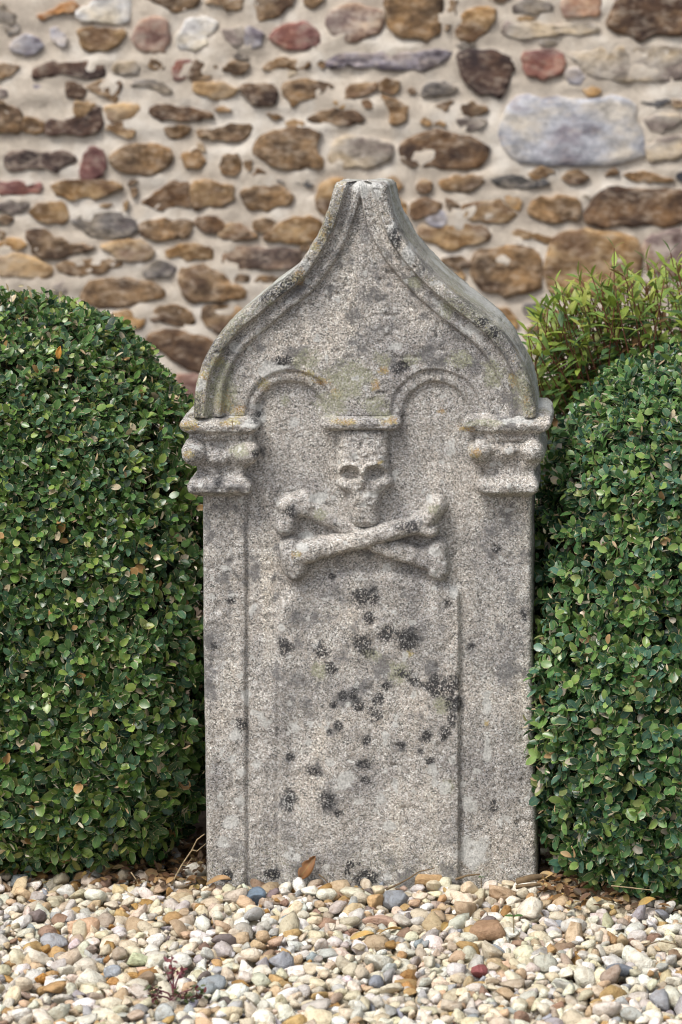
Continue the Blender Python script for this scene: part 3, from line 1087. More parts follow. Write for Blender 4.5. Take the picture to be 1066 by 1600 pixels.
make_hedge(.806, .212, .387, .534, .338, .411, 3.1, (0, .9), 'clipped box hedge right of the headstone, slightly nearer and bluish green', 202, 6500, 2.6, (.90, .98, 1.18))

# ------------------------------------------------------------------ bright shrub behind the right hedge
def make_shrub():
    rg = np.random.default_rng(9)
    root = empty('leafy_shrub', (.58, .62, 0), 'loose yellow green shrub with narrow leaves and reddish stems behind the right hedge', 'shrub')
    shapes = [leaf_shape(.32, .10, .26, .8), leaf_shape(.27, .16, .14, .75), leaf_shape(.36, .06, .38, .85)]
    pal = np.array([(.065, .130, .050), (.095, .185, .052), (.16, .26, .055), (.26, .35, .06), (.34, .38, .08), (.26, .15, .07), (.07, .14, .08)])
    D = {'pos': [], 'dir': [], 'nor': [], 'size': [], 'col': [], 'sid': [], 'tip': []}
    paths = []
    tips = [(868, 440), (905, 435), (845, 480), (825, 520), (960, 388), (1048, 395), (925, 432), (980, 420), (1010, 408), (1030, 425),
            (890, 460), (940, 450), (835, 545), (832, 590), (850, 500), (875, 475), (1060, 430), (1000, 440), (955, 425)]
    tips += [(828, 560), (836, 575), (842, 600), (838, 620), (850, 590), (856, 560), (862, 530), (850, 540), (868, 510), (880, 500), (848, 630), (860, 612), (870, 585)]
    while len(tips) < 235:
        u = 822 + 358 * rg.random() ** 1.25
        top = np.interp(u, [820, 850, 880, 950, 1000, 1066, 1200], [520, 470, 450, 425, 415, 400, 400])
        tips.append((u, top + abs(rg.normal(0, 70)) + 6))
    for (u, v) in tips:
        Y = rg.uniform(.34, .62)
        tip = np.array(px(u, v, Y))
        base = np.array([tip[0] * .55 + .58 * .45 + rg.normal(0, .03), .60 + rg.normal(0, .04), 0])
        mid = base * .35 + tip * .65 + np.array([rg.normal(0, .02), rg.normal(0, .02), -.02])
        mid = mid + np.array([rg.normal(.05, .10), rg.normal(0, .05), -.07])
        t = np.linspace(0, 1, 9)[:, None]
        P = (1 - t) ** 2 * base + 2 * t * (1 - t) * mid + t ** 2 * tip
        paths.append((P, np.linspace(.0028, .0009, 9)))
        L = np.linalg.norm(tip - mid)
        nn = 11
        for k in range(nn):
            tt = 1 - k * .026 / .62
            pos = (1 - tt) ** 2 * base + 2 * tt * (1 - tt) * mid + tt ** 2 * tip
            dr = 2 * (1 - tt) * (mid - base) + 2 * tt * (tip - mid)
            dr /= np.linalg.norm(dr)
            ang = k * math.pi / 2 + rg.normal(0, .3)
            r0 = np.cross(dr, [0.3, 1, 0])
            r0 /= np.linalg.norm(r0)
            r1 = np.cross(dr, r0)
            side = r0 * math.cos(ang) + r1 * math.sin(ang)
            for sg in (-1, 1):
                open_ = min(1.55, .5 + k * .3) + rg.normal(0, .12)
                d = side * sg * math.sin(open_) + dr * math.cos(open_)
                D['pos'].append(pos)
                D['dir'].append(d)
                D['nor'].append(dr + rg.normal(0, .15, 3))
                D['size'].append(rg.uniform(.030, .046) * (.72 if k == 0 else 1))
                D['sid'].append(rg.integers(0, 3))
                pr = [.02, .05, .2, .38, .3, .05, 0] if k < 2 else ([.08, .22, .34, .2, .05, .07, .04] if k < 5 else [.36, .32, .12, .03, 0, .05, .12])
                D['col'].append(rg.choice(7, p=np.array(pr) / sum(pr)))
                D['tip'].append(k)
    for k in D:
        D[k] = np.array(D[k])
    R = frames(D['dir'], D['nor'])
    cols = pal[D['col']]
    vis = D['tip'] + 20 * (D['pos'][:, 0] > px(1062, 0, .45)[0])
    order = np.argsort(vis + rg.random(len(vis)) * .5)
    top, rest = order[:300], order[300:]
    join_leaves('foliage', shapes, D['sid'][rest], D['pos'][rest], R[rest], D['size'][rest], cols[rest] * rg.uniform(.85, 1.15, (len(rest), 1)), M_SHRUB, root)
    cache = {}
    for i in top:
        key = (int(D['sid'][i]), int(D['col'][i]))
        if key not in cache:
            sv, sf, rib = shapes[key[0]]
            me = mesh_np('leaf', sv, sf, attrs={'rib': rib}, cols=np.repeat(pal[key[1]][None], len(sv), 0))
            me.materials.append(M_SHRUB)
            cache[key] = me
        o = bpy.data.objects.new('leaf', cache[key])
        COL.objects.link(o)
        o.parent = root
        o.matrix_local = Matrix.Translation(Vector(D['pos'][i]) - Vector(root.location)) @ Matrix(R[i].tolist()).to_4x4() @ Matrix.Scale(float(D['size'][i]), 4)
    m_st = plain('reddish_stem', (.20, .075, .045), .6, 90)
    for P in paths:
        v, f = tube_np([P], 5)
        child('stem', mesh_np('stem', v, f), m_st, root)
make_shrub()
# ------------------------------------------------------------------ rubble wall
WALL_Y = 2.20
STONES = """
gy 0,10 14,15 26,25 22,35 10,36 -8,34
or 60,26 70,19 90,12 108,6 120,5 122,20 108,22 90,18 70,29
wh 122,15 145,5 165,-4 200,-4 204,10 200,32 185,36 165,30 140,32 125,28
um 222,-8 312,-8 312,8 298,14 278,19 265,10 245,3
um 323,5 335,-6 382,-6 380,12 372,17 358,16 345,8
um 402,-6 465,-6 455,8 440,18 425,26 408,29 398,24 403,12
um 474,2 490,-5 508,-5 500,4 480,11
gp 512,30 520,18 535,10 560,9 590,12 598,25 596,50 580,56 550,64 530,60 518,50
um 606,-6 690,-6 688,20 690,48 675,58 660,63 640,58 622,55 610,40 606,20
um 703,0 716,-5 712,20 706,35 702,50 697,40 700,15
oc 714,45 722,30 732,17 755,13 774,16 772,35 762,50 745,60 725,62 715,55
gn 788,42 796,36 820,35 850,38 880,40 925,36 938,45 925,50 890,54 850,56 815,62 800,56 790,50
gy 802,10 812,2 835,-2 862,3 865,12 845,20 825,19 808,20
pk 880,-6 935,-6 940,10 935,22 900,26 880,24
br 965,-6 1080,-6 1085,20 1070,50 1050,55 1030,50 1015,58 1000,60 985,54 960,48 950,40 955,28 962,15
gl 15,75 25,62 40,55 60,60 68,70 60,80 40,84 22,80
gl 78,52 88,45 100,50 104,65 98,75 86,70
oc 124,48 135,42 155,44 190,45 194,58 180,72 165,79 140,80 126,72
pk 206,58 215,40 222,33 250,30 260,34 262,65 255,76 235,80 222,78 213,70
wh 280,60 290,42 300,30 318,30 338,38 332,50 318,58 325,68 300,76 278,74
gn 350,50 366,44 378,46 378,70 364,70
gl 382,50 395,46 410,52 409,68 396,75 382,66
re 422,56 435,48 450,40 465,38 487,39 497,52 499,68 488,74 465,75 440,71 428,66
um -8,103 20,101 28,106 18,115 0,125 -8,122
pb 52,120 55,106 70,98 85,96 100,101 125,97 160,95 163,110 160,123 140,122 125,119 110,113 95,115 80,122 60,122
gy 178,103 195,98 212,97 220,103 213,114 195,116 180,112
um 232,103 243,94 258,104 250,110 238,110
re 270,118 270,102 285,96 298,97 300,110 290,122 276,127
um 302,97 330,99 340,106 332,118 308,125 296,124
um 351,97 370,99 385,101 384,112 365,115 352,110
um 409,104 425,96 455,93 480,92 484,99 478,107 455,108 430,106 415,107
um 495,92 503,87 509,93 507,103 499,105
gb 512,92 530,84 560,84 600,84 640,84 660,78 690,77 701,83 700,95 680,104 650,111 620,107 580,104 540,103 520,106 510,100
pb 712,92 720,82 740,78 770,82 795,86 802,95 797,120 785,148 770,150 745,143 730,130 720,110
re 820,84 835,81 865,80 881,90 878,112 876,118 860,116 850,120 830,118 819,110
gn 890,85 920,78 1000,74 1066,72 1080,100 1066,125 1000,126 940,122 920,115 905,100
gl 885,110 900,105 912,118 908,130 895,132 886,122
gl 25,140 50,133 80,140 88,148 60,155 35,150
br 101,136 112,129 132,134 131,148 120,155 108,148
um 136,135 150,126 170,128 188,130 184,145 180,158 165,150 148,146
gd 205,133 215,125 240,126 255,130 268,142 255,144 240,138 225,132 210,137
ta 302,128 340,128 370,135 365,150 345,155 325,152 305,144
br 372,136 390,131 415,130 428,135 430,160 420,166 400,164 385,148
um 441,140 450,126 480,126 510,130 521,134 505,148 485,155 470,158 460,166 448,155
oc 538,148 548,135 570,128 588,128 585,142 560,149 545,151
oc 592,130 605,125 620,128 620,143 605,147 593,140
oc 636,143 643,137 648,143 642,147
gd 656,148 672,132 695,130 713,135 705,145 675,150
um 600,152 615,156 635,162 640,172 630,190 615,196 607,186 612,172 603,165
oc 565,160 572,156 580,160 578,167 568,166
um -8,160 15,163 35,175 35,190 30,208 10,205 -8,205
um 40,180 55,183 68,190 66,205 50,206 38,203
pb 72,197 85,184 100,186 120,187 138,185 145,170 155,168 160,180 158,198 145,208 110,208 85,212 74,206
oc 118,160 140,160 152,166 140,172 134,182 118,182
ta 165,165 190,160 210,165 222,173 200,183 180,190 166,188
oc 163,205 170,196 190,192 206,189 210,205 205,215 185,207
br 232,170 245,164 270,166 300,170 325,172 331,180 328,186 300,188 270,187 240,180
um 255,205 265,199 285,198 296,202 288,210 270,213
um 307,208 325,202 350,198 380,193 396,200 392,210 375,218 340,217 320,217
um 335,168 348,167 362,171 350,175
um 420,179 432,176 441,180 432,184
um 482,184 505,175 530,170 560,175 572,184 560,192 540,195 510,190 490,190
um 655,172 680,165 712,160 700,172 680,178 660,178
um 720,165 735,161 765,168 757,178 735,182 725,176
oc 655,190 665,182 672,188 670,196
oc 678,190 690,186 697,190 692,197 680,195
gy 716,190 735,184 758,188 755,200 745,204 725,202
bl 795,170 805,155 830,150 860,155 880,158 925,160 960,152 985,155 990,175 985,195 1000,200 1003,225 1000,248 960,252 900,256 850,255 805,250 790,225 785,200
dk 1002,160 1015,157 1040,157 1045,163 1020,165
ta 1048,158 1066,157 1074,163 1055,167
gn 1004,186 1020,182 1050,180 1066,183 1062,192 1040,200 1025,203 1012,195
gn 1012,225 1035,215 1074,212 1074,240 1040,252 1012,250
um 393,235 405,218 425,208 450,201 475,200 500,207 497,222 490,235 504,250 503,264 480,258 460,263 440,262 420,252 400,245
gn 512,245 520,225 545,215 580,215 610,222 612,245 590,260 550,260 525,258
br 628,225 640,215 665,208 700,208 735,214 758,228 762,240 750,258 725,262 690,261 670,258 650,262 635,255 627,240
bg 8,245 20,237 45,235 65,240 85,237 105,238 118,248 112,258 98,260 90,269 70,262 50,260 35,267 15,265
re 127,260 135,235 150,231 164,238 163,262 155,276 135,278 127,275
um 174,248 185,232 205,225 235,228 260,230 267,245 262,260 250,261 245,270 225,274 200,270 180,260
um 282,250 292,238 305,236 323,244 322,256 308,263 290,260
um 346,262 352,242 370,238 379,248 376,268 362,274 350,270
um 384,256 392,253 396,260 388,265
dk 465,286 475,283 490,286 482,292
gd 430,280 438,277 440,282
re -8,283 20,284 35,287 50,292 62,286 67,292 62,303 45,300 25,301 -8,303
oc 83,294 95,285 120,281 150,282 180,282 192,290 180,301 150,308 120,312 100,308
um 200,283 215,284 210,288 202,288
um 205,300 214,297 213,306 206,308
oc 158,322 168,318 175,322 166,325
oc 193,320 200,315 198,327
br 223,320 235,308 255,293 270,286 295,289 293,305 298,320 295,325 270,323 240,327 228,325
oc 302,288 320,283 345,288 363,290 363,312 350,320 325,325 305,326 301,310
um 377,308 385,295 410,292 440,293 455,302 454,320 435,322 415,328 395,324 382,318
oc 495,310 505,290 525,280 545,285 545,330 510,336 496,325
um 600,275 620,277 630,290 622,300 605,300
oc 650,292 658,285 675,287 672,298 660,302
um 688,285 700,277 735,272 760,278 755,290 730,296 705,296 690,292
dk 768,285 785,275 805,274 822,281 850,283 858,287 840,293 810,293 785,291
oc 826,271 835,265 855,264 867,267 850,278 835,280
um 876,277 890,268 905,268 920,278 905,285 888,284
um 975,273 995,266 1015,270 1050,278 1048,284 1025,280 1005,282 998,288 992,280
oc 950,270 958,266 965,270 956,273
dk 1058,270 1074,268 1078,280 1062,283
gy -4,320 20,313 45,316 42,328 20,333 -4,328
oc 48,332 58,320 80,316 103,320 108,340 100,351 85,345 60,345
gd 113,348 125,336 150,336 180,333 205,342 216,358 200,370 170,370 140,364 120,358
um 218,360 225,348 250,342 270,344 298,346 300,358 290,370 262,372 240,376 222,368
br 302,350 315,341 340,341 350,350 348,360 335,366 310,360
oc 352,350 380,352 400,364 402,373 375,375 350,374 338,368 353,360
um 398,346 420,344 432,346 425,355 410,362 400,355
oc 412,370 425,360 445,348 465,340 490,343 503,350 500,370 480,378 450,376 420,375
um -8,345 15,340 22,343 10,350 -8,352
um -8,360 8,364 5,373 -8,372
oc -4,380 15,373 35,374 41,382 30,388 -4,391
um 46,362 60,358 78,365 95,375 120,380 146,385 135,393 110,398 90,403 65,402 50,392 48,375
ta 158,384 175,378 205,374 225,377 240,395 235,405 200,407 175,400 162,392
oc 640,322 655,314 680,312 688,320 675,335 658,342 645,338
oc 605,310 625,308 634,322 634,345 620,350
gl 668,342 680,332 692,330 697,340 693,352 685,358 672,350
um 698,314 708,310 718,320 716,342 705,342
oc 720,335 725,322 745,315 775,312 790,320 806,335 795,345 765,347 735,345
oc 792,308 806,306 812,316 810,328 800,322
um 828,328 835,312 860,308 900,308 905,325 903,345 875,347 840,343
gn 912,305 922,304 920,312
br 914,335 925,318 940,298 965,294 1000,300 1030,298 1080,300 1084,330 1066,345 1040,352 1015,353 985,350 950,355 930,350
oc 655,360 665,350 668,356 684,362 700,354 715,350 745,354 762,362 762,375 750,382 725,380 700,388 680,380 658,374
oc 796,363 810,358 830,365 848,368 862,372 855,380 840,374 825,370 812,378 800,372
ta -4,400 25,397 55,403 80,415 80,425 60,435 30,432 -4,430
um 87,416 110,408 135,407 170,407 193,408 188,414 160,425 130,430 105,428
oc 255,390 270,383 300,380 325,386 335,395 333,406 310,405 285,403 262,400
bg 350,402 355,390 380,385 420,388 455,386 470,392 470,415 450,420 420,416 390,423 365,415 350,410
um 470,382 480,380 484,390 474,394
um 368,432 378,428 388,432 385,438 375,438
um 394,438 420,430 435,433 430,440 400,442
gd 225,420 240,410 265,411 275,420 262,430 248,436 230,432
um 130,458 140,442 165,438 200,436 230,439 250,450 253,466 230,472 200,474 165,480 140,475
um 278,430 290,420 315,418 345,425 360,440 384,455 378,465 350,470 325,473 300,468 285,455
gn 85,445 105,440 115,450 100,458 85,455
um 692,405 700,400 725,402 735,410 725,420 705,418 693,412
oc 706,428 718,425 722,436 712,442
um 738,410 750,393 775,387 805,387 830,388 845,400 845,430 842,452 820,458 790,460 760,455 745,440
oc 858,395 865,372 885,365 930,364 970,366 998,378 1000,400 998,430 990,450 940,460 880,458 858,445 855,420
gp 1008,385 1015,368 1045,362 1080,360 1084,420 1050,430 1012,420
oc 170,497 180,486 205,485 228,495 223,508 205,512 185,508
um 231,497 245,482 275,477 295,485 308,505 295,510 265,505 245,502
um 322,482 340,480 375,480 380,500 345,520 325,512 320,495
br 228,530 250,518 280,516 310,525 342,535 346,565 330,583 300,578 270,560 240,545
pk 278,590 300,583 320,590 322,625 300,635 280,615
oc 770,487 790,484 806,492 808,515 790,520 772,510
gd 815,480 840,474 860,482 850,497 825,499
"""
KINDS = {'br': ((.085, .050, .034), (.19, .115, .062)), 'um': ((.115, .072, .042), (.31, .205, .115)), 'oc': ((.215, .125, .055), (.43, .295, .16)),
         'or': ((.30, .14, .06), (.45, .27, .14)), 'ta': ((.36, .25, .15), (.50, .38, .25)), 'pb': ((.050, .032, .033), (.115, .068, .052)),
         're': ((.20, .085, .078), (.33, .17, .15)), 'pk': ((.33, .19, .15), (.44, .32, .26)), 'gy': ((.20, .17, .145), (.38, .34, .30)),
         'gp': ((.24, .16, .14), (.50, .42, .37)), 'gn': ((.34, .29, .24), (.52, .47, .41)), 'gl': ((.32, .30, .33), (.58, .58, .66)),
         'wh': ((.56, .54, .52), (.78, .77, .76)), 'bl': ((.40, .41, .46), (.60, .61, .66)), 'gb': ((.14, .12, .14), (.40, .37, .42)),
         'gd': ((.13, .115, .105), (.27, .25, .24)), 'dk': ((.055, .058, .070), (.13, .13, .145)), 'bg': ((.085, .060, .055), (.26, .19, .15))}
def stone_mat(key):
    a, b = KINDS[key]
    g = NT('wall_stone_' + {'br': 'brown', 'um': 'umber', 'oc': 'ochre', 'or': 'orange', 'ta': 'tan', 'pb': 'purple_brown', 're': 'red', 'pk': 'pink',
                            'gy': 'grey', 'gp': 'mottled', 'gn': 'granite', 'gl': 'lilac_grey', 'wh': 'white', 'bl': 'blue_grey', 'gb': 'dark_lilac',
                            'gd': 'dark_grey', 'dk': 'slate', 'bg': 'brown_grey'}[key])
    co = g.coord('Generated')
    ob = g.coord('Object')
    info = g.n('ObjectInfo')
    add = g.n('VectorMath', operation='ADD')
    cm = g.n('CombineXYZ')
    r10 = g.math('MULTIPLY', info.outputs['Random'], 37.0)
    for i in range(3):
        g.l(r10, cm.inputs[i])
    g.l(ob, add.inputs[0])
    g.l(cm.outputs[0], add.inputs[1])
    mp = g.n('VectorMath', operation='MULTIPLY')
    mp.inputs[1].default_value = (1, 1, 1.9)
    g.l(add.outputs[0], mp.inputs[0])
    n1 = g.noise(mp.outputs[0], 17, 6, .68)
    n2 = g.noise(add.outputs[0], 70, 5, .7)
    n3 = g.noise(mp.outputs[0], 7, 3)
    f = g.math('ADD', g.math('MULTIPLY', n1.outputs[0], .65), g.math('MULTIPLY', n2.outputs[0], .35))
    c = g.ramp(f, [(.42, tuple(.8 * x for x in a)), (.50, tuple((x + y) / 2 for x, y in zip(a, b))), (.58, tuple(min(.85, 1.08 * x) for x in b))])
    # iron or manganese staining in large soft patches
    st = g.ramp(n3.outputs[0], [(.38, (.42, .35, .38)), (.48, (1, 1, 1)), (.62, (1.30, 1.15, .88))])
    c = g.mix(.8, c, st, 'MULTIPLY')
    # thin veil of lime and pale dust
    n4 = g.noise(mp.outputs[0], 34, 5, .7)
    c = g.mix(g.ramp(n4.outputs[0], [(.50, 0), (.66, .5)]), c, (.50, .43, .35))
    g.l(c, g.b.inputs['Base Color'])
    g.b.inputs['Roughness'].default_value = .85
    g.bump(n2.outputs[0], .8, .006)
    return g.m

def resample(pts, n):
    pts = np.array(pts, float)
    for _ in range(1):                                   # corner cutting
        nx = np.roll(pts, -1, 0)
        pts = np.stack([pts * .80 + nx * .20, pts * .20 + nx * .80], 1).reshape(-1, 2)
    cl = np.vstack([pts, pts[:1]])
    d = np.concatenate([[0], np.cumsum(np.linalg.norm(np.diff(cl, axis=0), axis=1))])
    t = np.linspace(0, d[-1], n, endpoint=False)
    return np.stack([np.interp(t, d, cl[:, 0]), np.interp(t, d, cl[:, 1])], 1)

def build_wall():
    rg = np.random.default_rng(21)
    root = empty('stone_wall', (0.1, WALL_Y, 0), 'rubble stone wall of brown and ochre stones in pale mortar behind the headstone', 'wall')
    polys = []
    for line in STONES.strip().splitlines():
        k, *pp = line.split()
        pts = [tuple(map(float, q.split(','))) for q in pp]
        W = [(px(u, v, WALL_Y)[0], px(u, v, WALL_Y)[2]) for u, v in pts]
        polys.append((k, W, False))
    boxes = [(min(q[0] for q in W), max(q[0] for q in W), min(q[1] for q in W), max(q[1] for q in W)) for _, W, _ in polys]
    # small fillers pinned into the wide joints
    tries = 0
    nf = 0
    while nf < 70 and tries < 6000:
        tries += 1
        u, v = rg.uniform(0, 1066), rg.uniform(0, 560)
        c = px(u, v, WALL_Y)
        w, h = rg.uniform(.010, .026), rg.uniform(.006, .012)
        b = (c[0] - w, c[0] + w, c[2] - h, c[2] + h)
        if any(b[0] < q[1] + .002 and b[1] > q[0] - .002 and b[2] < q[3] + .001 and b[3] > q[2] - .001 for q in boxes):
            continue
        P = [(c[0] + w * math.cos(a) * rg.uniform(.75, 1), c[2] - h * math.sin(a) * rg.uniform(.7, 1)) for a in np.linspace(0, 2 * math.pi, 7, endpoint=False)]
        polys.append((['oc', 'um', 'ta', 'gy', 'um', 'gd', 'oc', 'gn'][rg.integers(8)], P, False))
        boxes.append(b)
        nf += 1
    # the same rubble goes on where the headstone and hedges hide it and past the frame
    frame_l, frame_r, frame_t = px(0, 0, WALL_Y)[0], px(1066, 0, WALL_Y)[0], px(0, 0, WALL_Y)[2]
    keys = ['um', 'oc', 'br', 'ta', 'gd', 'pk', 'gn', 'um', 'oc', 'pb', 're', 'gy']
    z = .04
    while z < 2.25:
        h = rg.uniform(.055, .12)
        x = -1.68
        while x < 2.0:
            w = rg.uniform(.08, .25)
            b = (x, x + w, z + rg.uniform(-.006, .006), z + h + rg.uniform(-.012, .006))
            x += w + rg.uniform(.016, .035)
            if any(b[0] < q[1] + .010 and b[1] > q[0] - .010 and b[2] < q[3] + .008 and b[3] > q[2] - .008 for q in boxes):
                continue
            # only where the photograph does not show the wall
            u0 = ((b[0] + b[1]) / 2 - CAMX) * 5 / (5 + WALL_Y) + CAMX
            v0 = ((b[2] + b[3]) / 2 - CAMZ) * 5 / (5 + WALL_Y) + CAMZ
            U, V = u0 * 1000 + 578, 1378 - v0 * 1000
            outside = U < -40 or U > 1100 or V < -30
            hidden = V > 640 or (V > 470 and (U < 200 or U > 400)) or (V > 330 and 520 < U < 610) or (V > 430 and 420 < U < 700)
            if not (outside or hidden):
                continue
            cx_, cz_ = (b[0] + b[1]) / 2, (b[2] + b[3]) / 2
            P = []
            for a in np.linspace(0, 2 * math.pi, 10, endpoint=False):
                ca, sa = math.cos(a), math.sin(a)
                r = 1 / (abs(ca) ** 3 + abs(sa) ** 3) ** (1 / 3) * rg.uniform(.82, 1.0)
                P.append((cx_ + ca * r * (b[1] - b[0]) / 2, cz_ + sa * r * (b[3] - b[2]) / 2))
            polys.append((keys[rg.integers(len(keys))], P[::-1], True))
        z += h + rg.uniform(.014, .026)
    mats = {k: stone_mat(k) for k in KINDS}
    joined = {}
    allc = []
    nobj = 0
    # sort: those nearest the view come first so that they stay single objects
    for k, W, gen in polys:
        n = 28
        O = resample(W, n)
        c = O.mean(0)
        size = O.max(0) - O.min(0)
        O = c + (O - c) * 1.05 + (O - c) / (np.linalg.norm(O - c, axis=1)[:, None] + 1e-6) * .003
        ph = np.stack([O[:, 0], O[:, 0] * 0, O[:, 1]], 1)
        O = O + np.stack([vn(ph, .020, 70) + .6 * vn(ph, .009, 72), vn(ph, .020, 71) + .6 * vn(ph, .009, 73)], 1) * .0068
        proud = min(.011, .02 * size.min() + .007) * rg.uniform(.75, 1.2)
        tilt = rg.normal(0, .035, 2)
        rings = []
        for s, y in ((1.0, .030), (1.0, -.62), (.975, -.95), (.80, -1.0), (.40, -.98)):
            Q = c + (O - c) * s
            yy = np.full(n, y if y > 0 else y * proud)
            if y < 0:
                yy = yy + ((Q - c) @ tilt) * .5 + .005 * vn(np.stack([Q[:, 0], yy * 0, Q[:, 1]], 1), .030, 72)
            rings.append(np.stack([Q[:, 0], WALL_Y + yy, Q[:, 1]], 1))
        V = np.concatenate(rings + [np.array([[c[0], WALL_Y - proud, c[1]]])])
        i = np.arange(4)[:, None] * n
        j = np.arange(n)[None]
        j2 = (j + 1) % n
        q = np.stack([i + j, i + n + j, i + n + j2, i + j2], -1).reshape(-1, 4)
        tri = np.stack([4 * n + j[0], np.full(n, 5 * n), 4 * n + j2[0]], 1)
        area = np.cross(O[1:] - c, O[:-1] - c).sum()
        if area > 0:
            q, tri = q[:, ::-1], tri[:, ::-1]
        allc.append((c[0], c[1], size[0] / 2, size[1] / 2))
        far = gen and nobj >= 290
        if far:
            J = joined.setdefault(k, [[], [], [], 0])
            J[0].append(V); J[1].append(q + J[3]); J[2].append(tri + J[3]); J[3] += len(V)
        else:
            o = child('stone', mesh_np('stone', V, [q, tri]), mats[k], root)
            nobj += 1
            if k == 'bl':
                o['label'] = 'large pale blue grey squared block'
    for k, J in joined.items():
        child('rubble', mesh_np('rubble', np.concatenate(J[0]), [np.concatenate(J[1]), np.concatenate(J[2])]), mats[k], root, 'stuff')
    # mortar sheet, smeared up round the stones
    g = NT('lime_mortar')
    co = g.coord()
    n1 = g.noise(co, 8, 6, .65)
    n2 = g.noise(co, 130, 4, .7)
    cc = g.ramp(n1.outputs[0], [(.34, (.50, .435, .365)), (.5, (.65, .575, .485)), (.64, (.78, .725, .65))])
    cc = g.mix(.5, cc, g.ramp(n2.outputs[0], [(.3, (.75, .73, .7)), (.6, (1.08, 1.08, 1.08))]), 'MULTIPLY')
    g.l(cc, g.b.inputs['Base Color'])
    g.b.inputs['Roughness'].default_value = .95
    g.bump(n2.outputs[0], .7, .004)
    xs = np.arange(-1.7, 2.06, .0115)
    zs = np.arange(-.03, 2.35, .0115)
    X, Z = np.meshgrid(xs, zs)
    P = np.stack([X.ravel(), X.ravel() * 0, Z.ravel()], 1)
    y = .003 * vn(P, .09, 80) + .0035 * vn(P * [.6, 1, 1.5], .04, 81) + .002 * vn(P, .016, 82)
    # broad smears running along the courses
    y += .005 * vn(P * [.30, 1, 1], .030, 83) + .005 * np.abs(vn(P, .05, 84)) + .0025 * vn(P, .010, 85)
    P[:, 1] = WALL_Y - .001 - y
    nc = len(xs)
    i = np.arange(len(zs) - 1)[:, None] * nc + np.arange(nc - 1)[None, :]
    q = np.stack([i, i + 1, i + nc + 1, i + nc], -1).reshape(-1, 4)
    child('mortar', mesh_np('mortar', P, q), g.m, root)
    # the mass of the wall behind the facing
    V = np.array([(x, y, zz) for zz in (-.05, 2.36) for y in (WALL_Y + .02, WALL_Y + .5) for x in (-1.71, 2.06)])
    q = np.array([(0, 1, 3, 2), (4, 6, 7, 5), (0, 4, 5, 1), (2, 3, 7, 6), (0, 2, 6, 4), (1, 5, 7, 3)])
    child('wall_core', mesh_np('wall_core', V, q, smooth=False), g.m, root)
build_wall()
# ------------------------------------------------------------------ small things on the ground
DRY_PAL = np.array([(.30, .17, .08), (.40, .25, .12), (.50, .36, .18), (.22, .12, .07), (.13, .08, .05), (.56, .42, .16), (.18, .10, .06)])
DRY_SHAPES = [leaf_shape(.50, .20, .20), leaf_shape(.42, -.10, .30, .85), leaf_shape(.60, .26, -.10)]
def make_litter():
    rg = np.random.default_rng(31)
    N = 1500
    pos, col = [], []
    while len(pos) < N:
        j = rg.random()
        if j < .45:
            x, y = rg.uniform(-.42, -.262), rg.uniform(-.03, .35)
        elif j < .60:
            x, y = rg.uniform(-.75, -.3), rg.uniform(-.02, .2)
        elif j < .9:
            x, y = rg.uniform(.268, .42), rg.uniform(-.10, .3)
        else:
            x, y = rg.uniform(.3, .6), rg.uniform(-.17, -.03)
        pos.append((x, y, gz(x, y) + rg.uniform(.0, .007)))
    pos = np.array(pos)
    d = rg.normal(size=(N, 3)) * [1, 1, .25]
    nn = rg.normal(0, .45, (N, 3)) + [0, 0, 1]
    join_leaves('leaf_litter', DRY_SHAPES, rg.integers(0, 3, N), pos, frames(d, nn), rg.uniform(.012, .024, N),
                DRY_PAL[rg.choice(7, N, p=[.2, .18, .10, .2, .17, .04, .11])] * rg.uniform(.6, 1.1, (N, 1)), M_DRY, None)
    tag(bpy.data.objects['leaf_litter'], 'dry brown fallen leaves and debris under the hedges beside the headstone', 'leaf litter')
make_litter()

def big_leaf(length, width, curl, fold, col, label, loc, rot, name='fallen_leaf', mat=None, cat='leaf', torn=False):
    nu, nv = 12, 7
    V, R = [], []
    for i in range(nu + 1):
        t = i / nu
        w = width * (math.sin(math.pi * min(1, t * .97 + .03)) ** .75) * (1.12 - .3 * t)
        for j in range(nv):
            s = j / (nv - 1) * 2 - 1
            ww = w
            if torn and s > 0:
                ww = w * (1 - .35 * max(0, math.sin(t * 19)))
            V.append((t * length, s * ww / 2, fold * abs(s) * w + curl * length * math.sin(t * 2.6) + .03 * length * math.sin(5 * t + 3 * s)))
            R.append(abs(s))
    i = np.arange(nu)[:, None] * nv + np.arange(nv - 1)[None]
    q = np.stack([i, i + nv, i + nv + 1, i + 1], -1).reshape(-1, 4)
    me = mesh_np(name, np.array(V), q, attrs={'rib': np.array(R)}, cols=np.repeat(np.array(col)[None], len(V), 0))
    o = link(name, me, mat or M_DRY)
    sol = o.modifiers.new('thickness', 'SOLIDIFY')
    sol.thickness = .0005
    o.location = loc
    o.rotation_euler = rot
    return tag(o, label, cat)

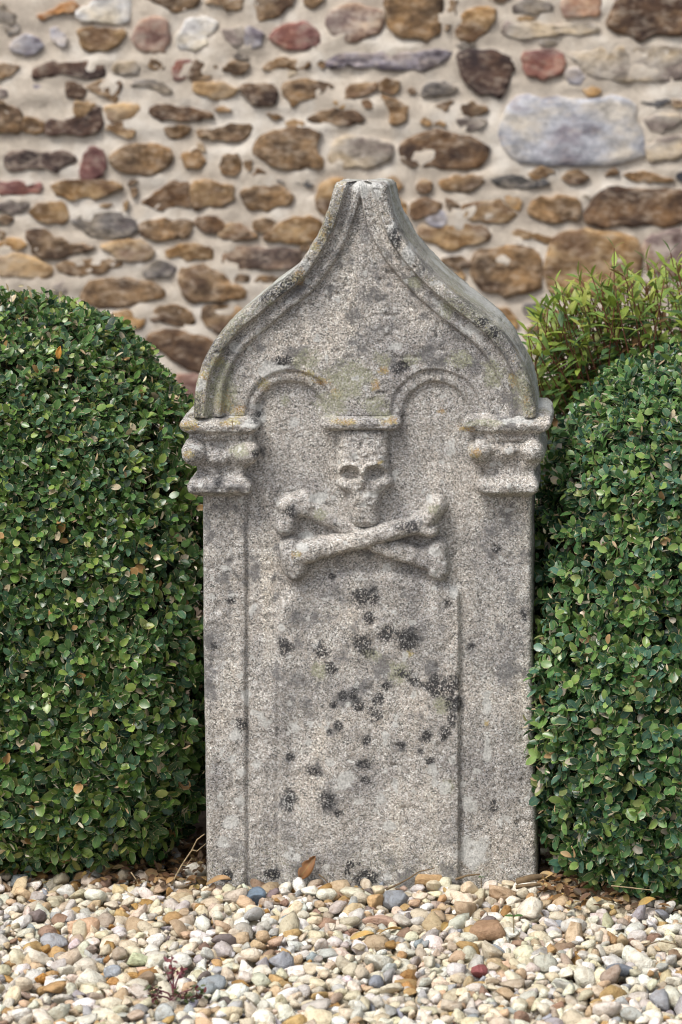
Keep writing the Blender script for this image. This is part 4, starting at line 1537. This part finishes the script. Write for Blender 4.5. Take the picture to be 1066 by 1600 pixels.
R_ = math.radians
x, y = (471 - 578) / 1000, -.022
big_leaf(.044, .021, .05, .18, (.27, .135, .06), 'orange brown dead leaf standing upright against the foot of the headstone', (x - .002, -.019, .010),
         Euler((R_(75), R_(-54), R_(8))), torn=True)
lx, ly = ground_xy(595, 1470)
big_leaf(.036, .014, .08, .25, (.56, .38, .14), 'left one of two yellow tan dry leaves on the gravel below the headstone',
         (lx - .045, ly, gz(lx - .03, ly) + .002), Euler((.3, -.15, .1)))
big_leaf(.034, .014, .1, .22, (.60, .42, .18), 'right one of two yellow tan dry leaves on the gravel below the headstone',
         (lx - .002, ly + .004, gz(lx + .01, ly) + .003), Euler((-.3, -.2, -.15)))
for (u, v, L, w, c, rz, lab) in [
        (330, 1368, .040, .018, (.42, .27, .14), -.1, 'curled tan dead leaf at the lower left corner of the headstone'),
        (842, 1364, .028, .018, (.52, .38, .20), .4, 'pale curled dry leaf by the lower right corner of the headstone'),
        (998, 1425, .030, .015, (.52, .35, .12), .5, 'folded golden dry leaf in front of the right hedge'),
        (925, 1390, .026, .013, (.55, .36, .12), 2.4, 'small golden leaf in the gravel under the front of the right hedge'),
        (690, 1462, .022, .010, (.42, .28, .10), 1.2, 'narrow brown leaf on the gravel below the right half of the headstone')]:
    lx, ly = ground_xy(u, v)
    ly = min(ly, -.03) if -.27 < lx < .28 else ly
    big_leaf(L, w, .10, .25, c, lab, (lx, ly, gz(lx, ly) + .003), Euler((.25, -.2, rz)))
# tan leaves caught in the right hedge
k = 0
for (u, v, L, rx, ry, rz, lab) in [
        (876, 1332, .020, .9, .5, .4, 'dead cream leaf caught low in the right hedge, left of two'),
        (893, 1322, .021, .9, 1.2, 1.1, 'dead cream leaf caught low in the right hedge, right of two')]:
    P = px(u, v, -.135)
    big_leaf(L, .010, .08, .2, (.55, .40, .22), lab, P, Euler((rx, ry, rz)))
P = px(97, 556, .02)
big_leaf(.020, .010, .05, .3, (.55, .27, .05), 'bright orange dead leaf standing on the top of the left hedge', (P[0], -.015, P[2]), Euler((1.2, -1.4, .2)))

def twig(pts, r, label, mat, name='twig', side=()):
    paths = [(pts, np.linspace(r, r * .5, len(pts)))]
    for (i, q) in side:
        paths.append(([pts[i], q[0], q[1]], [r * .6, r * .5, r * .35]))
    v, f = tube_np(paths, 6)
    c = np.array(pts[0])
    o = link(name, mesh_np(name, v - c, f), mat)
    o.location = c
    return tag(o, label, 'twig')
def W(u, v, Y):
    return px(u, v, Y)
twig([W(268, 1382, -.03), W(284, 1352, -.02), W(300, 1328, -.015), W(308, 1312, -.02), W(320, 1303, -.022)], .0015,
     'bare pale twig arching from the gravel up to the left edge of the headstone', M_TWIG_PALE,
     side=[(2, (W(308, 1330, -.02), W(322, 1318, -.025))), (1, (W(292, 1352, -.02), W(300, 1340, -.02)))])
twig([W(604, 1390, -.06), W(622, 1382, -.05), W(640, 1372, -.04), W(655, 1362, -.03), W(680, 1356, -.022)], .0016,
     'thin dark twig leaning on the foot of the headstone right of the middle', M_TWIG)
twig([W(498, 1366, -.02), W(508, 1374, -.022), W(520, 1388, -.03)], .0012, 'short thin twig beside the upright dead leaf', M_TWIG)
twig([W(712, 1374, -.025), W(730, 1368, -.025), W(750, 1366, -.02)], .0022, 'short dark twig at the groove on the right of the headstone foot', M_TWIG)
twig([W(808, 1378, -.03), W(830, 1371, -.035), W(850, 1369, -.03), W(872, 1374, -.02)], .0060, 'thick dark broken stick lying at the lower right corner of the headstone', M_TWIG)
twig([W(806, 1386, -.05), W(838, 1382, -.05), W(880, 1380, -.04)], .0035, 'thinner brown stick lying in front of the thick dark stick', M_TWIG)
twig([W(955, 1384, -.15), W(985, 1387, -.15), W(1020, 1391, -.16)], .0011, 'thin straw coloured grass stalk in front of the right hedge', M_TWIG_PALE)
twig([W(205, 1363, -.02), W(214, 1376, -.03), W(219, 1390, -.05)], .0012, 'short pale stalk sticking up under the left hedge', M_TWIG_PALE)
twig([W(1008, 1478, -.35), W(1030, 1470, -.35), W(1058, 1476, -.36)], .0012, 'thin curved brown stalk on the gravel at the right edge', M_TWIG)

# cream hair-like straw on the left capital
twig([W(363, 657, -.040), W(364, 666, -.0385), W(364, 674, -.034)], .0008, 'tiny straw stuck on the left capital of the headstone', M_TWIG_PALE, name='straw')

# the little reddish weed
def weed():
    rg = np.random.default_rng(4)
    bx, by = ground_xy(272, 1567)
    z0 = gz(bx, by) - .006
    root = empty('weed_seedling', (bx, by, z0), 'small reddish weed with feathery leaves growing in the gravel at the lower left', 'weed')
    m_s = plain('weed_stem', (.16, .04, .06), .6)
    tips = [(-.004, .0, .056, 1), (.010, 0, .046, 1), (-.030, -.01, .026, 0), (.034, -.01, .026, 0), (.024, -.02, .018, 0), (-.036, 0, .014, 0),
            (.005, -.02, .022, 0), (.040, 0, .012, 0), (-.012, .01, .040, 0)]
    sh = [leaf_shape(.55, .1, .1)]
    D = [[], [], [], []]
    for (dx, dy, dz, red) in tips:
        b = np.array([bx, by, z0])
        t = b + [dx, dy, dz]
        m = b + np.array([dx * .25, dy * .3, dz * .6])
        v, f = tube_np([(np.array([b, m, t]), [.0016, .0013, .0009])], 5)
        child('stem', mesh_np('stem', v, f), m_s, root)
        for k in range(16):
            q = rg.uniform(.45, 1.08)
            p = m + (t - m) * q + rg.normal(0, .0022, 3)
            D[0].append(p)
            D[1].append(rg.normal(size=3) * [1, .7, .7] + (t - m) * 25)
            D[2].append(rg.normal(0, .5, 3) + [0, -.5, .8])
            D[3].append(((.16, .035, .06), (.22, .06, .07))[rg.integers(2)] if red or rg.random() < .15 else ((.07, .10, .035), (.10, .12, .05), (.12, .06, .05))[rg.integers(3)])
    N = len(D[0])
    join_leaves('foliage', sh, np.zeros(N, int), np.array(D[0]), frames(np.array(D[1]), np.array(D[2])), rg.uniform(.0055, .0100, N),
                np.array(D[3]), M_SHRUB, root)
weed()
def sprout(u, v, h, label, nl, Ls):
    bx, by = ground_xy(u, v)
    if -.27 < bx < .28:
        by = min(by, -.035)
    z0 = gz(bx, by) - .006
    root = empty('seedling', (bx, by, z0), label, 'seedling')
    b = np.array([bx, by, z0])
    t = b + [0.0, 0, h]
    v_, f_ = tube_np([(np.array([b, (b + t) / 2, t]), [.0008, .0008, .0006])], 5)
    child('stem', mesh_np('stem', v_, f_), plain('seedling_stem', (.22, .16, .07)), root)
    for k in range(nl):
        sv, sf, rib = leaf_shape(.42, .1, .22)
        a = k * 2 * math.pi / nl + .1
        R = frames(np.array([[math.cos(a), math.sin(a) * .6, .25]]), np.array([[0, -.3, 1.0]]))[0]
        P = sv @ R.T * Ls + t
        me = mesh_np('leaf', P, sf, attrs={'rib': rib}, cols=np.repeat(np.array([(.05, .13, .03)]), len(P), 0))
        child('leaf', me, M_SHRUB, root)
sprout(803, 1462, .026, 'tiny green two leaved seedling in the gravel on the right', 2, .014)
sprout(752, 1392, .022, 'tiny green sprout at the foot of the headstone near its right groove', 3, .006)
